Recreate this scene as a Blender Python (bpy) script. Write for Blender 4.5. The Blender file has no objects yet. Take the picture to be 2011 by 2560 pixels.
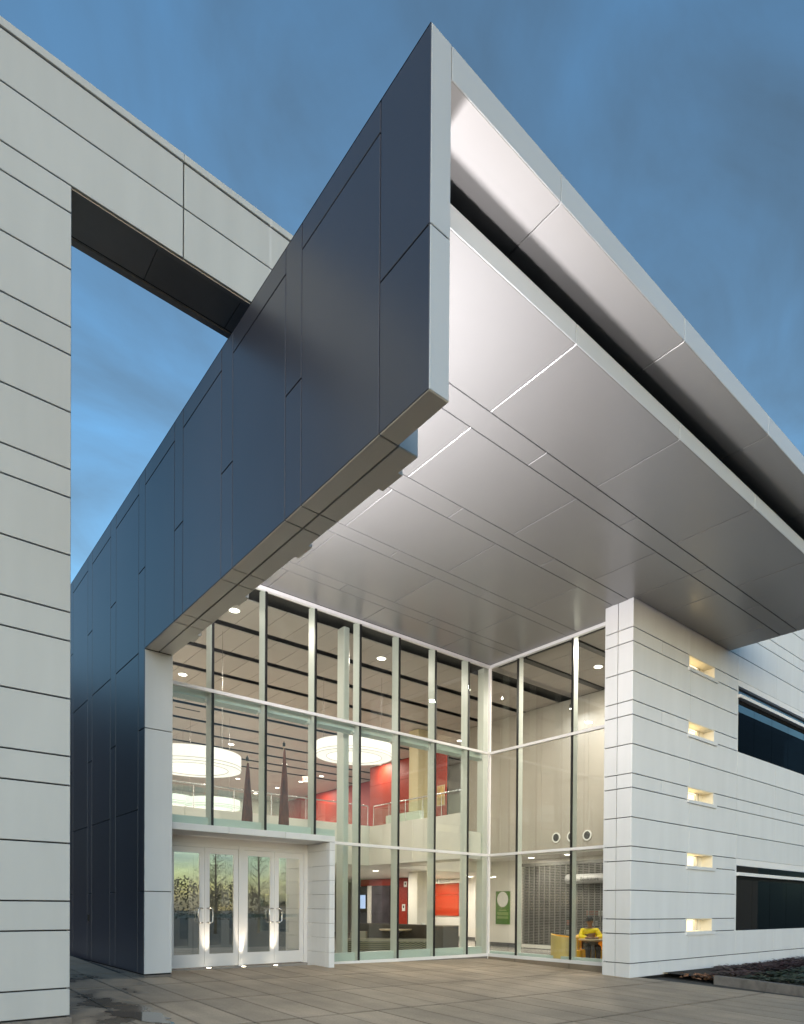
import bpy, bmesh, math, random
from mathutils import Vector, Matrix
random.seed(7)
S = bpy.context.scene
COL = S.collection
# ------------------------------------------------------------------ camera, sky, sun, exposure
cam_d = bpy.data.cameras.new("camera"); cam = bpy.data.objects.new("camera", cam_d); COL.objects.link(cam)
_f = Vector((0.67432856, 0.73837127, -0.00942625)); _r = Vector((0.73843124, -0.67428278, 0.00787622)); _u = Vector((0.00054039, 0.0122717, 0.99992455))
CAM = Vector((-3.41799, -11.83139, 1.05))
cam.matrix_world = Matrix(((_r.x, _u.x, -_f.x, CAM.x), (_r.y, _u.y, -_f.y, CAM.y), (_r.z, _u.z, -_f.z, CAM.z), (0, 0, 0, 1)))
cam_d.sensor_fit = 'HORIZONTAL'; cam_d.sensor_width = 36.0
cam_d.lens = 1653.816 / 2011 * 36
cam_d.shift_x = (1005.5 - 1177.025) / 2011
cam_d.shift_y = (2284.777 - 1280.0) / 2011
cam_d.clip_start = 0.1; cam_d.clip_end = 2000
S.camera = cam
SUN_EL, SUN_AZ = 5.0, 214.0            # degrees; the sun has sunk behind the camera's left shoulder
W = bpy.data.worlds.new("World"); S.world = W; W.use_nodes = True
nt = W.node_tree; nt.nodes.clear(); N = nt.nodes.new; L = nt.links.new
def vmath(op, a, b=None):
    n = N('ShaderNodeVectorMath'); n.operation = op
    L(a, n.inputs[0])
    if b is not None:
        if hasattr(b, 'type') or hasattr(b, 'is_linked'): L(b, n.inputs[1])
        else: n.inputs[1].default_value = b
    return n.outputs[0]
sky = N('ShaderNodeTexSky'); sky.sky_type = 'NISHITA'; sky.sun_disc = False
sky.sun_elevation = math.radians(SUN_EL); sky.sun_rotation = math.radians(SUN_AZ)
sky.air_density = 1.0; sky.dust_density = 1.0; sky.ozone_density = 2.2
tc = N('ShaderNodeTexCoord')
sep = N('ShaderNodeSeparateXYZ'); L(tc.outputs['Generated'], sep.inputs[0])
addz = N('ShaderNodeMath'); addz.operation = 'ADD'; L(sep.outputs[2], addz.inputs[0]); addz.inputs[1].default_value = 0.25
mx = N('ShaderNodeMath'); mx.operation = 'MAXIMUM'; L(addz.outputs[0], mx.inputs[0]); mx.inputs[1].default_value = 0.12
dx = N('ShaderNodeMath'); dx.operation = 'DIVIDE'; L(sep.outputs[0], dx.inputs[0]); L(mx.outputs[0], dx.inputs[1])
dy = N('ShaderNodeMath'); dy.operation = 'DIVIDE'; L(sep.outputs[1], dy.inputs[0]); L(mx.outputs[0], dy.inputs[1])
cmb = N('ShaderNodeCombineXYZ'); L(dx.outputs[0], cmb.inputs[0]); L(dy.outputs[0], cmb.inputs[1])
rot = N('ShaderNodeMapping'); L(cmb.outputs[0], rot.inputs[0]); rot.inputs['Rotation'].default_value = (0, 0, math.radians(18)); rot.inputs['Scale'].default_value = (1.3, 2.3, 1.0); rot.inputs['Location'].default_value = (0.35, 0.2, 0)
cl = N('ShaderNodeTexNoise'); L(rot.outputs[0], cl.inputs['Vector']); cl.inputs['Scale'].default_value = 0.95; cl.inputs['Detail'].default_value = 9; cl.inputs['Roughness'].default_value = 0.56; cl.inputs['Distortion'].default_value = 0.5
def mrange(src, a, b_, c, d_):
    n = N('ShaderNodeMapRange'); L(src, n.inputs[0])
    for i, v in enumerate((a, b_, c, d_)): n.inputs[i + 1].default_value = v
    return n.outputs[0]
cl2 = N('ShaderNodeTexNoise'); L(cmb.outputs[0], cl2.inputs['Vector']); cl2.inputs['Scale'].default_value = 2.6; cl2.inputs['Detail'].default_value = 7; cl2.inputs['Roughness'].default_value = 0.55; cl2.inputs['Distortion'].default_value = 0.8
cav = N('ShaderNodeMath'); cav.operation = 'MULTIPLY_ADD'; L(cl2.outputs[0], cav.inputs[0]); cav.inputs[1].default_value = 0.55
cs0 = N('ShaderNodeMath'); cs0.operation = 'MULTIPLY'; L(cl.outputs[0], cs0.inputs[0]); cs0.inputs[1].default_value = 0.60; L(cs0.outputs[0], cav.inputs[2])
cfin = cav.outputs[0]
bright = mrange(cfin, 0.40, 0.74, 0.66, 1.34)          # thin dusk cloud, streaked, thick and thin
greyf = mrange(cfin, 0.40, 0.66, 0.5, 0.0)
tint = N('ShaderNodeMix'); tint.data_type = 'RGBA'; tint.blend_type = 'MULTIPLY'; tint.inputs['Factor'].default_value = 1.0
L(sky.outputs[0], tint.inputs['A']); tint.inputs['B'].default_value = (0.82, 1.03, 1.10, 1)
grey = N('ShaderNodeRGBToBW'); L(tint.outputs['Result'], grey.inputs[0])
cmix0 = N('ShaderNodeMix'); cmix0.data_type = 'RGBA'; L(greyf, cmix0.inputs['Factor']); L(tint.outputs['Result'], cmix0.inputs['A']); gt = N('ShaderNodeVectorMath'); gt.operation = 'MULTIPLY'; L(grey.outputs[0], gt.inputs[0]); gt.inputs[1].default_value = (0.72, 0.99, 1.22); L(gt.outputs[0], cmix0.inputs['B'])
cmix = N('ShaderNodeVectorMath'); cmix.operation = 'SCALE'; L(cmix0.outputs['Result'], cmix.inputs[0]); L(bright, cmix.inputs['Scale'])
bg = N('ShaderNodeBackground'); L(cmix.outputs[0], bg.inputs[0]); bg.inputs[1].default_value = 0.15
wo = N('ShaderNodeOutputWorld'); L(bg.outputs[0], wo.inputs[0])
sun_d = bpy.data.lights.new("sun", 'SUN'); sun = bpy.data.objects.new("sun", sun_d); COL.objects.link(sun)
sun_d.energy = 0.72; sun_d.angle = math.radians(60); sun_d.color = (1.0, 0.98, 0.985)
_az, _el = math.radians(SUN_AZ), math.radians(SUN_EL)
_sd = Vector((math.sin(_az) * math.cos(_el), math.cos(_az) * math.cos(_el), math.sin(_el)))
sun.rotation_euler = _sd.to_track_quat('Z', 'Y').to_euler()
S.view_settings.view_transform = 'Standard'; S.view_settings.look = 'None'; S.view_settings.gamma = 1.0
S.view_settings.use_curve_mapping = False; S.view_settings.exposure = 1.25
S.render.engine = 'CYCLES'
S.cycles.use_denoising = True; S.cycles.max_bounces = 8; S.cycles.diffuse_bounces = 4; S.cycles.glossy_bounces = 4
S.cycles.transparent_max_bounces = 24; S.cycles.caustics_reflective = False; S.cycles.caustics_refractive = False
S.cycles.sample_clamp_indirect = 6.0

# ------------------------------------------------------------------ materials
def mat(name, color, rough=0.5, metal=0.0, noise=0.0, nscale=2.0, rnd=0.0, bump=0.0, bscale=20.0, emit=None, estr=0.0, spec=0.5, coat=0.0, stretch=(1, 1, 1), rnoise=0.0):
    m = bpy.data.materials.new(name); m.use_nodes = True
    t = m.node_tree; p = t.nodes['Principled BSDF']; n = t.nodes.new; l = t.links.new
    p.inputs['Base Color'].default_value = (*color, 1); p.inputs['Roughness'].default_value = rough
    p.inputs['Metallic'].default_value = metal; p.inputs['Specular IOR Level'].default_value = spec
    if coat: p.inputs['Coat Weight'].default_value = coat; p.inputs['Coat Roughness'].default_value = 0.08
    if emit: p.inputs['Emission Color'].default_value = (*emit, 1); p.inputs['Emission Strength'].default_value = estr
    if noise or bump or rnd or rnoise:
        g = n('ShaderNodeNewGeometry')
        mp = n('ShaderNodeMapping'); l(g.outputs['Position'], mp.inputs[0]); mp.inputs['Scale'].default_value = stretch
    if noise or rnd:
        f = n('ShaderNodeValue'); f.outputs[0].default_value = 1.0; cur = f.outputs[0]
        if noise:
            tx = n('ShaderNodeTexNoise'); l(mp.outputs[0], tx.inputs['Vector']); tx.inputs['Scale'].default_value = nscale; tx.inputs['Detail'].default_value = 5
            a = n('ShaderNodeMapRange'); l(tx.outputs[0], a.inputs[0]); a.inputs[1].default_value = 0.25; a.inputs[2].default_value = 0.75; a.inputs[3].default_value = 1 - noise; a.inputs[4].default_value = 1 + noise
            q = n('ShaderNodeMath'); q.operation = 'MULTIPLY'; l(cur, q.inputs[0]); l(a.outputs[0], q.inputs[1]); cur = q.outputs[0]
        if rnd:
            oi = n('ShaderNodeObjectInfo'); a = n('ShaderNodeMapRange'); l(oi.outputs['Random'], a.inputs[0]); a.inputs[3].default_value = 1 - rnd; a.inputs[4].default_value = 1 + rnd
            q = n('ShaderNodeMath'); q.operation = 'MULTIPLY'; l(cur, q.inputs[0]); l(a.outputs[0], q.inputs[1]); cur = q.outputs[0]
        v = n('ShaderNodeVectorMath'); v.operation = 'SCALE'; v.inputs[0].default_value = color; l(cur, v.inputs['Scale']); l(v.outputs[0], p.inputs['Base Color'])
    if rnoise:
        tx = n('ShaderNodeTexNoise'); l(mp.outputs[0], tx.inputs['Vector']); tx.inputs['Scale'].default_value = nscale * 1.7; tx.inputs['Detail'].default_value = 4
        a = n('ShaderNodeMapRange'); l(tx.outputs[0], a.inputs[0]); a.inputs[1].default_value = 0.3; a.inputs[2].default_value = 0.7; a.inputs[3].default_value = max(0.02, rough - rnoise); a.inputs[4].default_value = rough + rnoise; l(a.outputs[0], p.inputs['Roughness'])
    if bump:
        tx = n('ShaderNodeTexNoise'); l(mp.outputs[0], tx.inputs['Vector']); tx.inputs['Scale'].default_value = bscale; tx.inputs['Detail'].default_value = 4 if bscale > 5 else 0
        b = n('ShaderNodeBump'); b.inputs['Strength'].default_value = bump; b.inputs['Distance'].default_value = 0.02; l(tx.outputs[0], b.inputs['Height']); l(b.outputs[0], p.inputs['Normal'])
    return m
def glass(name, tint=(0.93, 0.97, 0.95), f0=0.06, rough=0.0):
    m = bpy.data.materials.new(name); m.use_nodes = True; t = m.node_tree; t.nodes.clear(); n = t.nodes.new; l = t.links.new
    lw = n('ShaderNodeLayerWeight'); lw.inputs[0].default_value = 0.5
    pw = n('ShaderNodeMath'); pw.operation = 'POWER'; l(lw.outputs['Facing'], pw.inputs[0]); pw.inputs[1].default_value = 4.0
    mr = n('ShaderNodeMapRange'); l(pw.outputs[0], mr.inputs[0]); mr.inputs[3].default_value = f0; mr.inputs[4].default_value = 0.95
    tr = n('ShaderNodeBsdfTransparent'); tr.inputs[0].default_value = (*tint, 1)
    gl = n('ShaderNodeBsdfGlossy'); gl.inputs['Roughness'].default_value = rough; gl.inputs[0].default_value = (1, 1, 1, 1)
    mi = n('ShaderNodeMixShader'); l(mr.outputs[0], mi.inputs[0]); l(tr.outputs[0], mi.inputs[1]); l(gl.outputs[0], mi.inputs[2])
    o = n('ShaderNodeOutputMaterial'); l(mi.outputs[0], o.inputs[0]); return m
M = {}
M['navy'] = mat('navy_panel', (0.050, 0.049, 0.068), 0.36, 0.0, noise=0.06, nscale=1.2, rnd=0.09, spec=1.0, bump=0.05, bscale=1.0)
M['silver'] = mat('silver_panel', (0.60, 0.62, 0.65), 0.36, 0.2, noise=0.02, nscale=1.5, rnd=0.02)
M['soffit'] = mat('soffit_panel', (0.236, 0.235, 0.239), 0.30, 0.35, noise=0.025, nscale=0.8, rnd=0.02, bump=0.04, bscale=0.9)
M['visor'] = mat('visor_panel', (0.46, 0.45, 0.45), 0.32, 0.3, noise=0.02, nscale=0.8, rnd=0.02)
M['under'] = mat('beam_underside_panel', (0.66, 0.625, 0.59), 0.36, 0.1, noise=0.03, nscale=1.5, rnd=0.02)
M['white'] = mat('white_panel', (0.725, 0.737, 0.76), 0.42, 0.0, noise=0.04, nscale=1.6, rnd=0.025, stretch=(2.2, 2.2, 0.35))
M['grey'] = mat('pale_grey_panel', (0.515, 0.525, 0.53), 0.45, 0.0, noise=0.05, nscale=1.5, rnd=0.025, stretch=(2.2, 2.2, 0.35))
M['joint'] = mat('joint_black', (0.012, 0.012, 0.013), 0.8)
M['jointgrey'] = mat('joint_grey', (0.10, 0.10, 0.105), 0.7)
M['darksoffit'] = mat('dark_soffit', (0.42, 0.395, 0.365), 0.45, noise=0.1, rnd=0.15)
M['alu'] = mat('white_aluminium', (0.84, 0.83, 0.84), 0.35, 0.0)
M['mull'] = mat('mullion_grey_green', (0.60, 0.62, 0.58), 0.4, 0.0)
M['gasket'] = mat('black_gasket', (0.01, 0.01, 0.011), 0.4)
M['door'] = mat('door_white', (0.74, 0.73, 0.74), 0.38)
M['steel'] = mat('brushed_steel', (0.62, 0.61, 0.60), 0.25, 0.9)
M['mint'] = mat('mint_bar', (0.52, 0.60, 0.56), 0.35)
M['mintpale'] = mat('mint_sill', (0.60, 0.67, 0.63), 0.35)
M['glass'] = glass('curtain_glass', (0.94, 0.965, 0.945), 0.03)
M['doorglass'] = glass('door_glass', (0.74, 0.77, 0.75), 0.33)
M['darkglass'] = glass('tinted_glass', (0.08, 0.09, 0.10), 0.14)
M['railglass'] = glass('rail_glass', (0.9, 0.97, 0.94), 0.04)
M['floor'] = mat('lobby_floor_tile', (0.30, 0.28, 0.26), 0.22, noise=0.08)
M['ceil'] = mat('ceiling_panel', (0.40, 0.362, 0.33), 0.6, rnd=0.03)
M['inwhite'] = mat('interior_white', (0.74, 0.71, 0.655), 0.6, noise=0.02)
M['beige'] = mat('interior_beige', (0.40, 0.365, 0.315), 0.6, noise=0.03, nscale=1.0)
M['red'] = mat('red_panel', (0.30, 0.020, 0.005), 0.6, rnd=0.08)
M['orange'] = mat('orange_board', (0.50, 0.042, 0.006), 0.7)
M['black'] = mat('black_satin', (0.015, 0.015, 0.016), 0.4)
M['slot'] = mat('slot_black', (0.02, 0.019, 0.018), 0.7)
M['mural'] = mat('mural_print', (0.045, 0.036, 0.045), 0.35, noise=0.7, nscale=2.2)
M['slate'] = mat('slate_panel', (0.085, 0.085, 0.09), 0.4)
M['ring'] = mat('lamp_fabric', (0.40, 0.39, 0.36), 0.7, emit=(1.0, 0.93, 0.83), estr=0.45)
M['ringseam'] = mat('lamp_seam', (0.25, 0.22, 0.18), 0.7, emit=(1.0, 0.85, 0.65), estr=0.10)
M['lit'] = mat('lamp_lens', (0.9, 0.9, 0.88), 0.5, emit=(1.0, 0.93, 0.82), estr=4.0)
M['uplit'] = mat('uplight_lens', (0.9, 0.9, 0.88), 0.3, emit=(1.0, 0.88, 0.66), estr=6.0)
M['niche'] = mat('lit_blind', (0.85, 0.75, 0.5), 0.6, emit=(1.0, 0.84, 0.50), estr=0.42)
M['nicherev'] = mat('niche_reveal', (0.78, 0.73, 0.62), 0.5)
M['screen'] = mat('screen_face', (0.3, 0.4, 0.6), 0.3, emit=(0.40, 0.52, 0.78), estr=0.38)
M['exit'] = mat('exit_face', (0.85, 0.8, 0.72), 0.4, emit=(1.0, 0.85, 0.7), estr=0.22)
M['exitred'] = mat('exit_red', (0.7, 0.05, 0.03), 0.4, emit=(1.0, 0.1, 0.05), estr=0.35)
M['green'] = mat('green_board', (0.085, 0.20, 0.030), 0.35)
M['greenprint'] = mat('green_print', (0.30, 0.40, 0.15), 0.5)
M['print'] = mat('dark_print', (0.04, 0.035, 0.03), 0.5)
M['paper'] = mat('paper_white', (0.8, 0.79, 0.76), 0.6)
M['shutter'] = mat('shutter_slat', (0.24, 0.23, 0.215), 0.45, 0.1)
M['storedark'] = mat('store_interior', (0.035, 0.03, 0.028), 0.7, noise=0.8, nscale=2.5)
M['storered'] = mat('store_goods', (0.35, 0.10, 0.06), 0.7, rnd=0.3)
M['woodtable'] = mat('table_wood', (0.55, 0.42, 0.28), 0.35, noise=0.1, nscale=6)
M['shellbeige'] = mat('chair_shell', (0.74, 0.52, 0.18), 0.5)
M['yellow'] = mat('yellow_upholstery', (0.95, 0.52, 0.010), 0.55)
M['jacket'] = mat('yellow_jacket', (0.95, 0.74, 0.006), 0.55)
M['skin'] = mat('skin', (0.30, 0.17, 0.11), 0.5)
M['cap'] = mat('cap_black', (0.02, 0.02, 0.022), 0.7)
M['trouser'] = mat('dark_trouser', (0.03, 0.03, 0.035), 0.7)
M['brown'] = mat('brown_upholstery', (0.045, 0.032, 0.022), 0.6)
M['seat'] = mat('seat_grey', (0.30, 0.27, 0.21), 0.6)
M['sagesofa'] = mat('sage_upholstery', (0.32, 0.38, 0.28), 0.6)
M['kerb'] = mat('kerb_concrete', (0.20, 0.18, 0.165), 0.85, noise=0.3, nscale=6, bump=0.3, bscale=40)
M['soil'] = mat('soil', (0.03, 0.022, 0.016), 0.95, noise=0.3, nscale=8, bump=0.6, bscale=30)
M['leafred'] = mat('leaf_red', (0.055, 0.016, 0.014), 0.5, noise=0.4, nscale=5, rnd=0.2)
M['leafgreen'] = mat('leaf_green', (0.026, 0.045, 0.015), 0.5, noise=0.4, nscale=5, rnd=0.2)
M['dryleaf'] = mat('dry_leaf', (0.26, 0.13, 0.07), 0.8, noise=0.4, nscale=30)
M['bark'] = mat('bark', (0.07, 0.05, 0.035), 0.9, noise=0.3, nscale=8)
M['treeleaf'] = mat('tree_leaf', (0.05, 0.045, 0.015), 0.6, rnd=0.3)
M['treeline'] = mat('far_tree_leaf', (0.035, 0.033, 0.016), 0.7)
M['asphalt'] = mat('asphalt', (0.055, 0.053, 0.05), 0.85, noise=0.2, nscale=3)
M['roofdark'] = mat('dark_roofing', (0.03, 0.03, 0.032), 0.7, noise=0.2)
def slab_mat():
    m = bpy.data.materials.new('concrete_slab'); m.use_nodes = True; t = m.node_tree; p = t.nodes['Principled BSDF']; n = t.nodes.new; l = t.links.new
    g = n('ShaderNodeNewGeometry'); oi = n('ShaderNodeObjectInfo')
    def noise(scale, st, det=5, rough=0.55):
        mp = n('ShaderNodeMapping'); mp.inputs['Scale'].default_value = st; l(g.outputs['Position'], mp.inputs[0])
        x = n('ShaderNodeTexNoise'); l(mp.outputs[0], x.inputs['Vector']); x.inputs['Scale'].default_value = scale; x.inputs['Detail'].default_value = det; x.inputs['Roughness'].default_value = rough; return x.outputs[0]
    def rng(src, a, b, c, d):
        r = n('ShaderNodeMapRange'); l(src, r.inputs[0]); r.inputs[1].default_value = a; r.inputs[2].default_value = b; r.inputs[3].default_value = c; r.inputs[4].default_value = d; return r.outputs[0]
    def mul(a, b):
        q = n('ShaderNodeMath'); q.operation = 'MULTIPLY'; l(a, q.inputs[0]); l(b, q.inputs[1]); return q.outputs[0]
    base = rng(noise(0.9, (1, 1, 1), 4), 0.3, 0.7, 0.78, 1.2)
    streak = rng(noise(1.0, (5.0, 0.7, 1), 5), 0.33, 0.68, 0.90, 1.10)
    speck = rng(noise(45, (1, 1, 1), 3), 0.25, 0.75, 0.82, 1.14)
    rnd = rng(oi.outputs['Random'], 0, 1, 0.91, 1.09)
    # damp patches: more of them in the lee of the grey pier (x < 0)
    sx = n('ShaderNodeSeparateXYZ'); l(g.outputs['Position'], sx.inputs[0])
    side = rng(sx.outputs[0], -2.0, 1.8, 0.19, -0.24)
    ad = n('ShaderNodeMath'); ad.operation = 'ADD'; l(noise(0.75, (1.5, 1, 1), 5, 0.6), ad.inputs[0]); l(side, ad.inputs[1])
    wet = rng(ad.outputs[0], 0.56, 0.66, 0.0, 1.0)
    damp = rng(wet, 0, 1, 1.0, 0.48)
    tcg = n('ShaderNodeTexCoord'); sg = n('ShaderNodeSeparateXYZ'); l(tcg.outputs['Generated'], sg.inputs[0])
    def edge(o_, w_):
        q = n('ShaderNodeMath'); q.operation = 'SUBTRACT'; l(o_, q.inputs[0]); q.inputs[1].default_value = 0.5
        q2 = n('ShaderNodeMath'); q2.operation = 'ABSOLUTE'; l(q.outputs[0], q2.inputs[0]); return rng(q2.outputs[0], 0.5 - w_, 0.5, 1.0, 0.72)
    edge_shade_grime = mul(edge(sg.outputs[0], 0.05), edge(sg.outputs[1], 0.03))  # slab edges darkened: dirt, plus joint shade painted into the colour
    fac = mul(mul(mul(mul(mul(base, streak), speck), rnd), damp), edge_shade_grime)
    v = n('ShaderNodeVectorMath'); v.operation = 'SCALE'; v.inputs[0].default_value = (0.395, 0.308, 0.222); l(fac, v.inputs['Scale']); l(v.outputs[0], p.inputs['Base Color'])
    l(rng(wet, 0, 1, 0.62, 0.20), p.inputs['Roughness'])
    b = n('ShaderNodeBump'); b.inputs['Strength'].default_value = 0.15; b.inputs['Distance'].default_value = 0.01; l(noise(45, (1, 1, 1), 4), b.inputs['Height']); l(b.outputs[0], p.inputs['Normal'])
    return m
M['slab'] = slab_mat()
M['water'] = mat('puddle_water', (0.16, 0.13, 0.10), 0.05, spec=0.9)
def sofa_mat():
    m = mat('woven_pattern', (0.1, 0.1, 0.08), 0.7); t = m.node_tree; p = t.nodes['Principled BSDF']; n = t.nodes.new; l = t.links.new
    tc = n('ShaderNodeTexCoord'); sp = n('ShaderNodeSeparateXYZ'); l(tc.outputs['Object'], sp.inputs[0])
    def f(op, a, b):
        q = n('ShaderNodeMath'); q.operation = op
        for i, x in enumerate((a, b)):
            if isinstance(x, (int, float)): q.inputs[i].default_value = x
            else: l(x, q.inputs[i])
        return q.outputs[0]
    wob = f('MULTIPLY', f('SINE', f('MULTIPLY', sp.outputs[0], 42.0), 0), 0.012)
    s = f('SINE', f('MULTIPLY', f('ADD', sp.outputs[2], wob), 118.0), 0)
    k = f('GREATER_THAN', s, 0.15)
    mi = n('ShaderNodeMix'); mi.data_type = 'RGBA'; l(k, mi.inputs['Factor']); mi.inputs['A'].default_value = (0.03, 0.03, 0.022, 1); mi.inputs['B'].default_value = (0.27, 0.25, 0.16, 1)
    l(mi.outputs['Result'], p.inputs['Base Color']); return m
M['weave'] = sofa_mat()

# ------------------------------------------------------------------ helpers
def link(o, parent=None):
    COL.objects.link(o)
    if parent is not None: o.parent = parent
    return o
def tag(o, label, cat, group=None):
    o['label'] = label; o['category'] = cat
    if group: o['group'] = group
    return o
def thing(name, label, cat, group=None, loc=(0, 0, 0), rz=0.0):
    o = bpy.data.objects.new(name, None); o.location = loc; o.rotation_euler = (0, 0, rz); o.empty_display_size = 0.2
    return tag(link(o), label, cat, group)
def structure(o): o['kind'] = 'structure'; return o
def stuff(o): o['kind'] = 'stuff'; return o
class MB:
    def __init__(s): s.v = []; s.f = []
    def quad(s, a, b, c, d):
        i = len(s.v); s.v += [a, b, c, d]; s.f.append((i, i + 1, i + 2, i + 3)); return s
    def box(s, x0, x1, y0, y1, z0, z1):
        i = len(s.v)
        s.v += [(x0, y0, z0), (x1, y0, z0), (x1, y1, z0), (x0, y1, z0), (x0, y0, z1), (x1, y0, z1), (x1, y1, z1), (x0, y1, z1)]
        s.f += [tuple(i + k for k in q) for q in ((0, 3, 2, 1), (4, 5, 6, 7), (0, 1, 5, 4), (1, 2, 6, 5), (2, 3, 7, 6), (3, 0, 4, 7))]
        return s
    def cyl(s, c, r, z0, z1, n=16, r2=None, axis='z'):
        i = len(s.v); r2 = r if r2 is None else r2
        for zz, rr in ((z0, r), (z1, r2)):
            for k in range(n):
                a = 2 * math.pi * k / n; p, q = rr * math.cos(a), rr * math.sin(a)
                s.v.append((c[0] + p, c[1] + q, zz) if axis == 'z' else ((zz, c[0] + p, c[1] + q) if axis == 'x' else (c[0] + p, zz, c[1] + q)))
        fl = axis == 'y'
        for k in range(n):
            a, b = i + k, i + (k + 1) % n
            s.f.append((a, a + n, b + n, b) if fl else (a, b, b + n, a + n))
        s.f.append(tuple(i + k for k in (range(n) if fl else range(n - 1, -1, -1)))); s.f.append(tuple(i + n + k for k in (range(n - 1, -1, -1) if fl else range(n))))
        return s
    def tube(s, pts, r, n=8):
        prev = None; i0 = len(s.v); P = [Vector(p) for p in pts]
        for j, p in enumerate(P):
            d = (P[min(j + 1, len(P) - 1)] - P[max(j - 1, 0)]).normalized()
            a = d.orthogonal().normalized() if prev is None else (prev - d * prev.dot(d)).normalized()
            prev = a; b = d.cross(a)
            rr = r[j] if isinstance(r, (list, tuple)) else r
            for k in range(n):
                t = 2 * math.pi * k / n; s.v.append(tuple(p + a * (rr * math.cos(t)) + b * (rr * math.sin(t))))
        for j in range(len(P) - 1):
            for k in range(n):
                a, b = i0 + j * n + k, i0 + j * n + (k + 1) % n; s.f.append((a, b, b + n, a + n))
        s.f.append(tuple(i0 + k for k in range(n - 1, -1, -1))); e = i0 + (len(P) - 1) * n; s.f.append(tuple(e + k for k in range(n)))
        return s
    def build(s, name, m, parent=None, smooth=False, loc=None):
        me = bpy.data.meshes.new(name); me.from_pydata(s.v, [], s.f); me.materials.append(m)
        if smooth:
            for p in me.polygons: p.use_smooth = True
        o = bpy.data.objects.new(name, me)
        if loc: o.location = loc
        return link(o, parent)
AX = {'x-': ((-1, 0, 0), (0, 1, 0), (0, 0, 1)), 'x+': ((1, 0, 0), (0, 1, 0), (0, 0, 1)), 'y-': ((0, -1, 0), (1, 0, 0), (0, 0, 1)), 'y+': ((0, 1, 0), (1, 0, 0), (0, 0, 1)),
      'z-': ((0, 0, -1), (1, 0, 0), (0, 1, 0)), 'z+': ((0, 0, 1), (1, 0, 0), (0, 1, 0))}
_pc = {}
def panel(name, m, parent, ax, plane, u0, u1, v0, v1, th=0.03, gap=0.014, bev=0.004, gv=None):
    w, h = round(u1 - u0 - gap, 3), round(v1 - v0 - (gap if gv is None else gv), 3)
    if w < 0.01 or h < 0.01: return None
    key = (ax, w, h, th, bev, m.name); n, u, v = (Vector(a) for a in AX[ax])
    if key not in _pc:
        vs = []
        for d, s in ((-th, 0), (-bev, 0), (0, bev)):
            for a, b in ((-1, -1), (1, -1), (1, 1), (-1, 1)): vs.append(tuple(n * d + u * (a * (w / 2 - s)) + v * (b * (h / 2 - s))))
        fs = [(8, 9, 10, 11)] + [(i, (i + 1) % 4, 4 + (i + 1) % 4, 4 + i) for i in range(4)] + [(4 + i, 4 + (i + 1) % 4, 8 + (i + 1) % 4, 8 + i) for i in range(4)]
        if u.cross(v).dot(n) < 0: fs = [tuple(reversed(f)) for f in fs]
        me = bpy.data.meshes.new(name); me.from_pydata(vs, [], fs); me.materials.append(m); _pc[key] = me
    o = bpy.data.objects.new(name, _pc[key]); o.location = n * (plane * (n.x + n.y + n.z)) + u * ((u0 + u1) / 2) + v * ((v0 + v1) / 2)
    return link(o, parent)
def text(name, s, size, m, parent, loc, rot, align='LEFT', depth=0.003):
    c = bpy.data.curves.new(name, 'FONT'); c.body = s; c.size = size; c.extrude = depth; c.align_x = align; c.resolution_u = 2
    o = bpy.data.objects.new(name + '_curve', c); me = bpy.data.meshes.new_from_object(o); bpy.data.objects.remove(o); bpy.data.curves.remove(c)
    me.name = name; me.materials.clear(); me.materials.append(m); q = bpy.data.objects.new(name, me); q.location = loc; q.rotation_euler = rot
    return link(q, parent)
def gz(x, y):
    x = max(-30, min(30, x)); y = max(-30, min(30, y)); return -0.1743 - 0.01607 * x + 0.02364 * y
YC, XC, ZS = 0.966, 8.913, 7.521           # glass planes and canopy soffit
R_NX = (math.pi / 2, 0, -math.pi / 2)      # text that faces -x
R_NY = (math.pi / 2, 0, 0)                 # text that faces -y

# ------------------------------------------------------------------ ground and paving
gx = [-300, -30, 0.3, 8.95, 22, 30, 300]; gy = [-300, -30, -3.4, 1.05, 28, 30, 300]
g = MB()
for i in range(6):
    for j in range(6):
        xm, ym = (gx[i] + gx[i + 1]) / 2, (gy[j] + gy[j + 1]) / 2
        if (0.3 < xm < 22 and 1.05 < ym < 28) or (8.95 < xm < 22 and -3.4 < ym < 1.05): continue
        g.quad(*[(a, b, gz(a, b) - 0.05) for a, b in ((gx[i], gy[j]), (gx[i + 1], gy[j]), (gx[i + 1], gy[j + 1]), (gx[i], gy[j + 1]))])
structure(g.build('ground', M['asphalt']))
plaza = bpy.data.objects.new('plaza', None); link(plaza); structure(plaza)
_sm = {}
def slab(x0, x1, y0, y1):
    w, h = round(x1 - x0 - 0.015, 3), round(y1 - y0 - 0.034, 3)
    if (w, h) not in _sm:
        vs = []
        for zz, s in ((-0.045, 0), (-0.004, 0), (0, 0.005)):
            for a, b in ((-1, -1), (1, -1), (1, 1), (-1, 1)):
                X_, Y_ = a * (w / 2 - s), b * (h / 2 - s); vs.append((X_, Y_, zz - 0.01607 * X_ + 0.02364 * Y_))
        fs = [(8, 9, 10, 11)] + [(i, (i + 1) % 4, 4 + (i + 1) % 4, 4 + i) for i in range(4)] + [(4 + i, 4 + (i + 1) % 4, 8 + (i + 1) % 4, 8 + i) for i in range(4)]
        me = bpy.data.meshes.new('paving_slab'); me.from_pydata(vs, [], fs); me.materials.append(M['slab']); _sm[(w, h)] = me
    o = bpy.data.objects.new('paving_slab', _sm[(w, h)]); cx, cy = (x0 + x1) / 2, (y0 + y1) / 2
    o.location = (cx, cy, gz(cx, cy) + random.uniform(-0.0015, 0.0015)); link(o, plaza)
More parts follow.
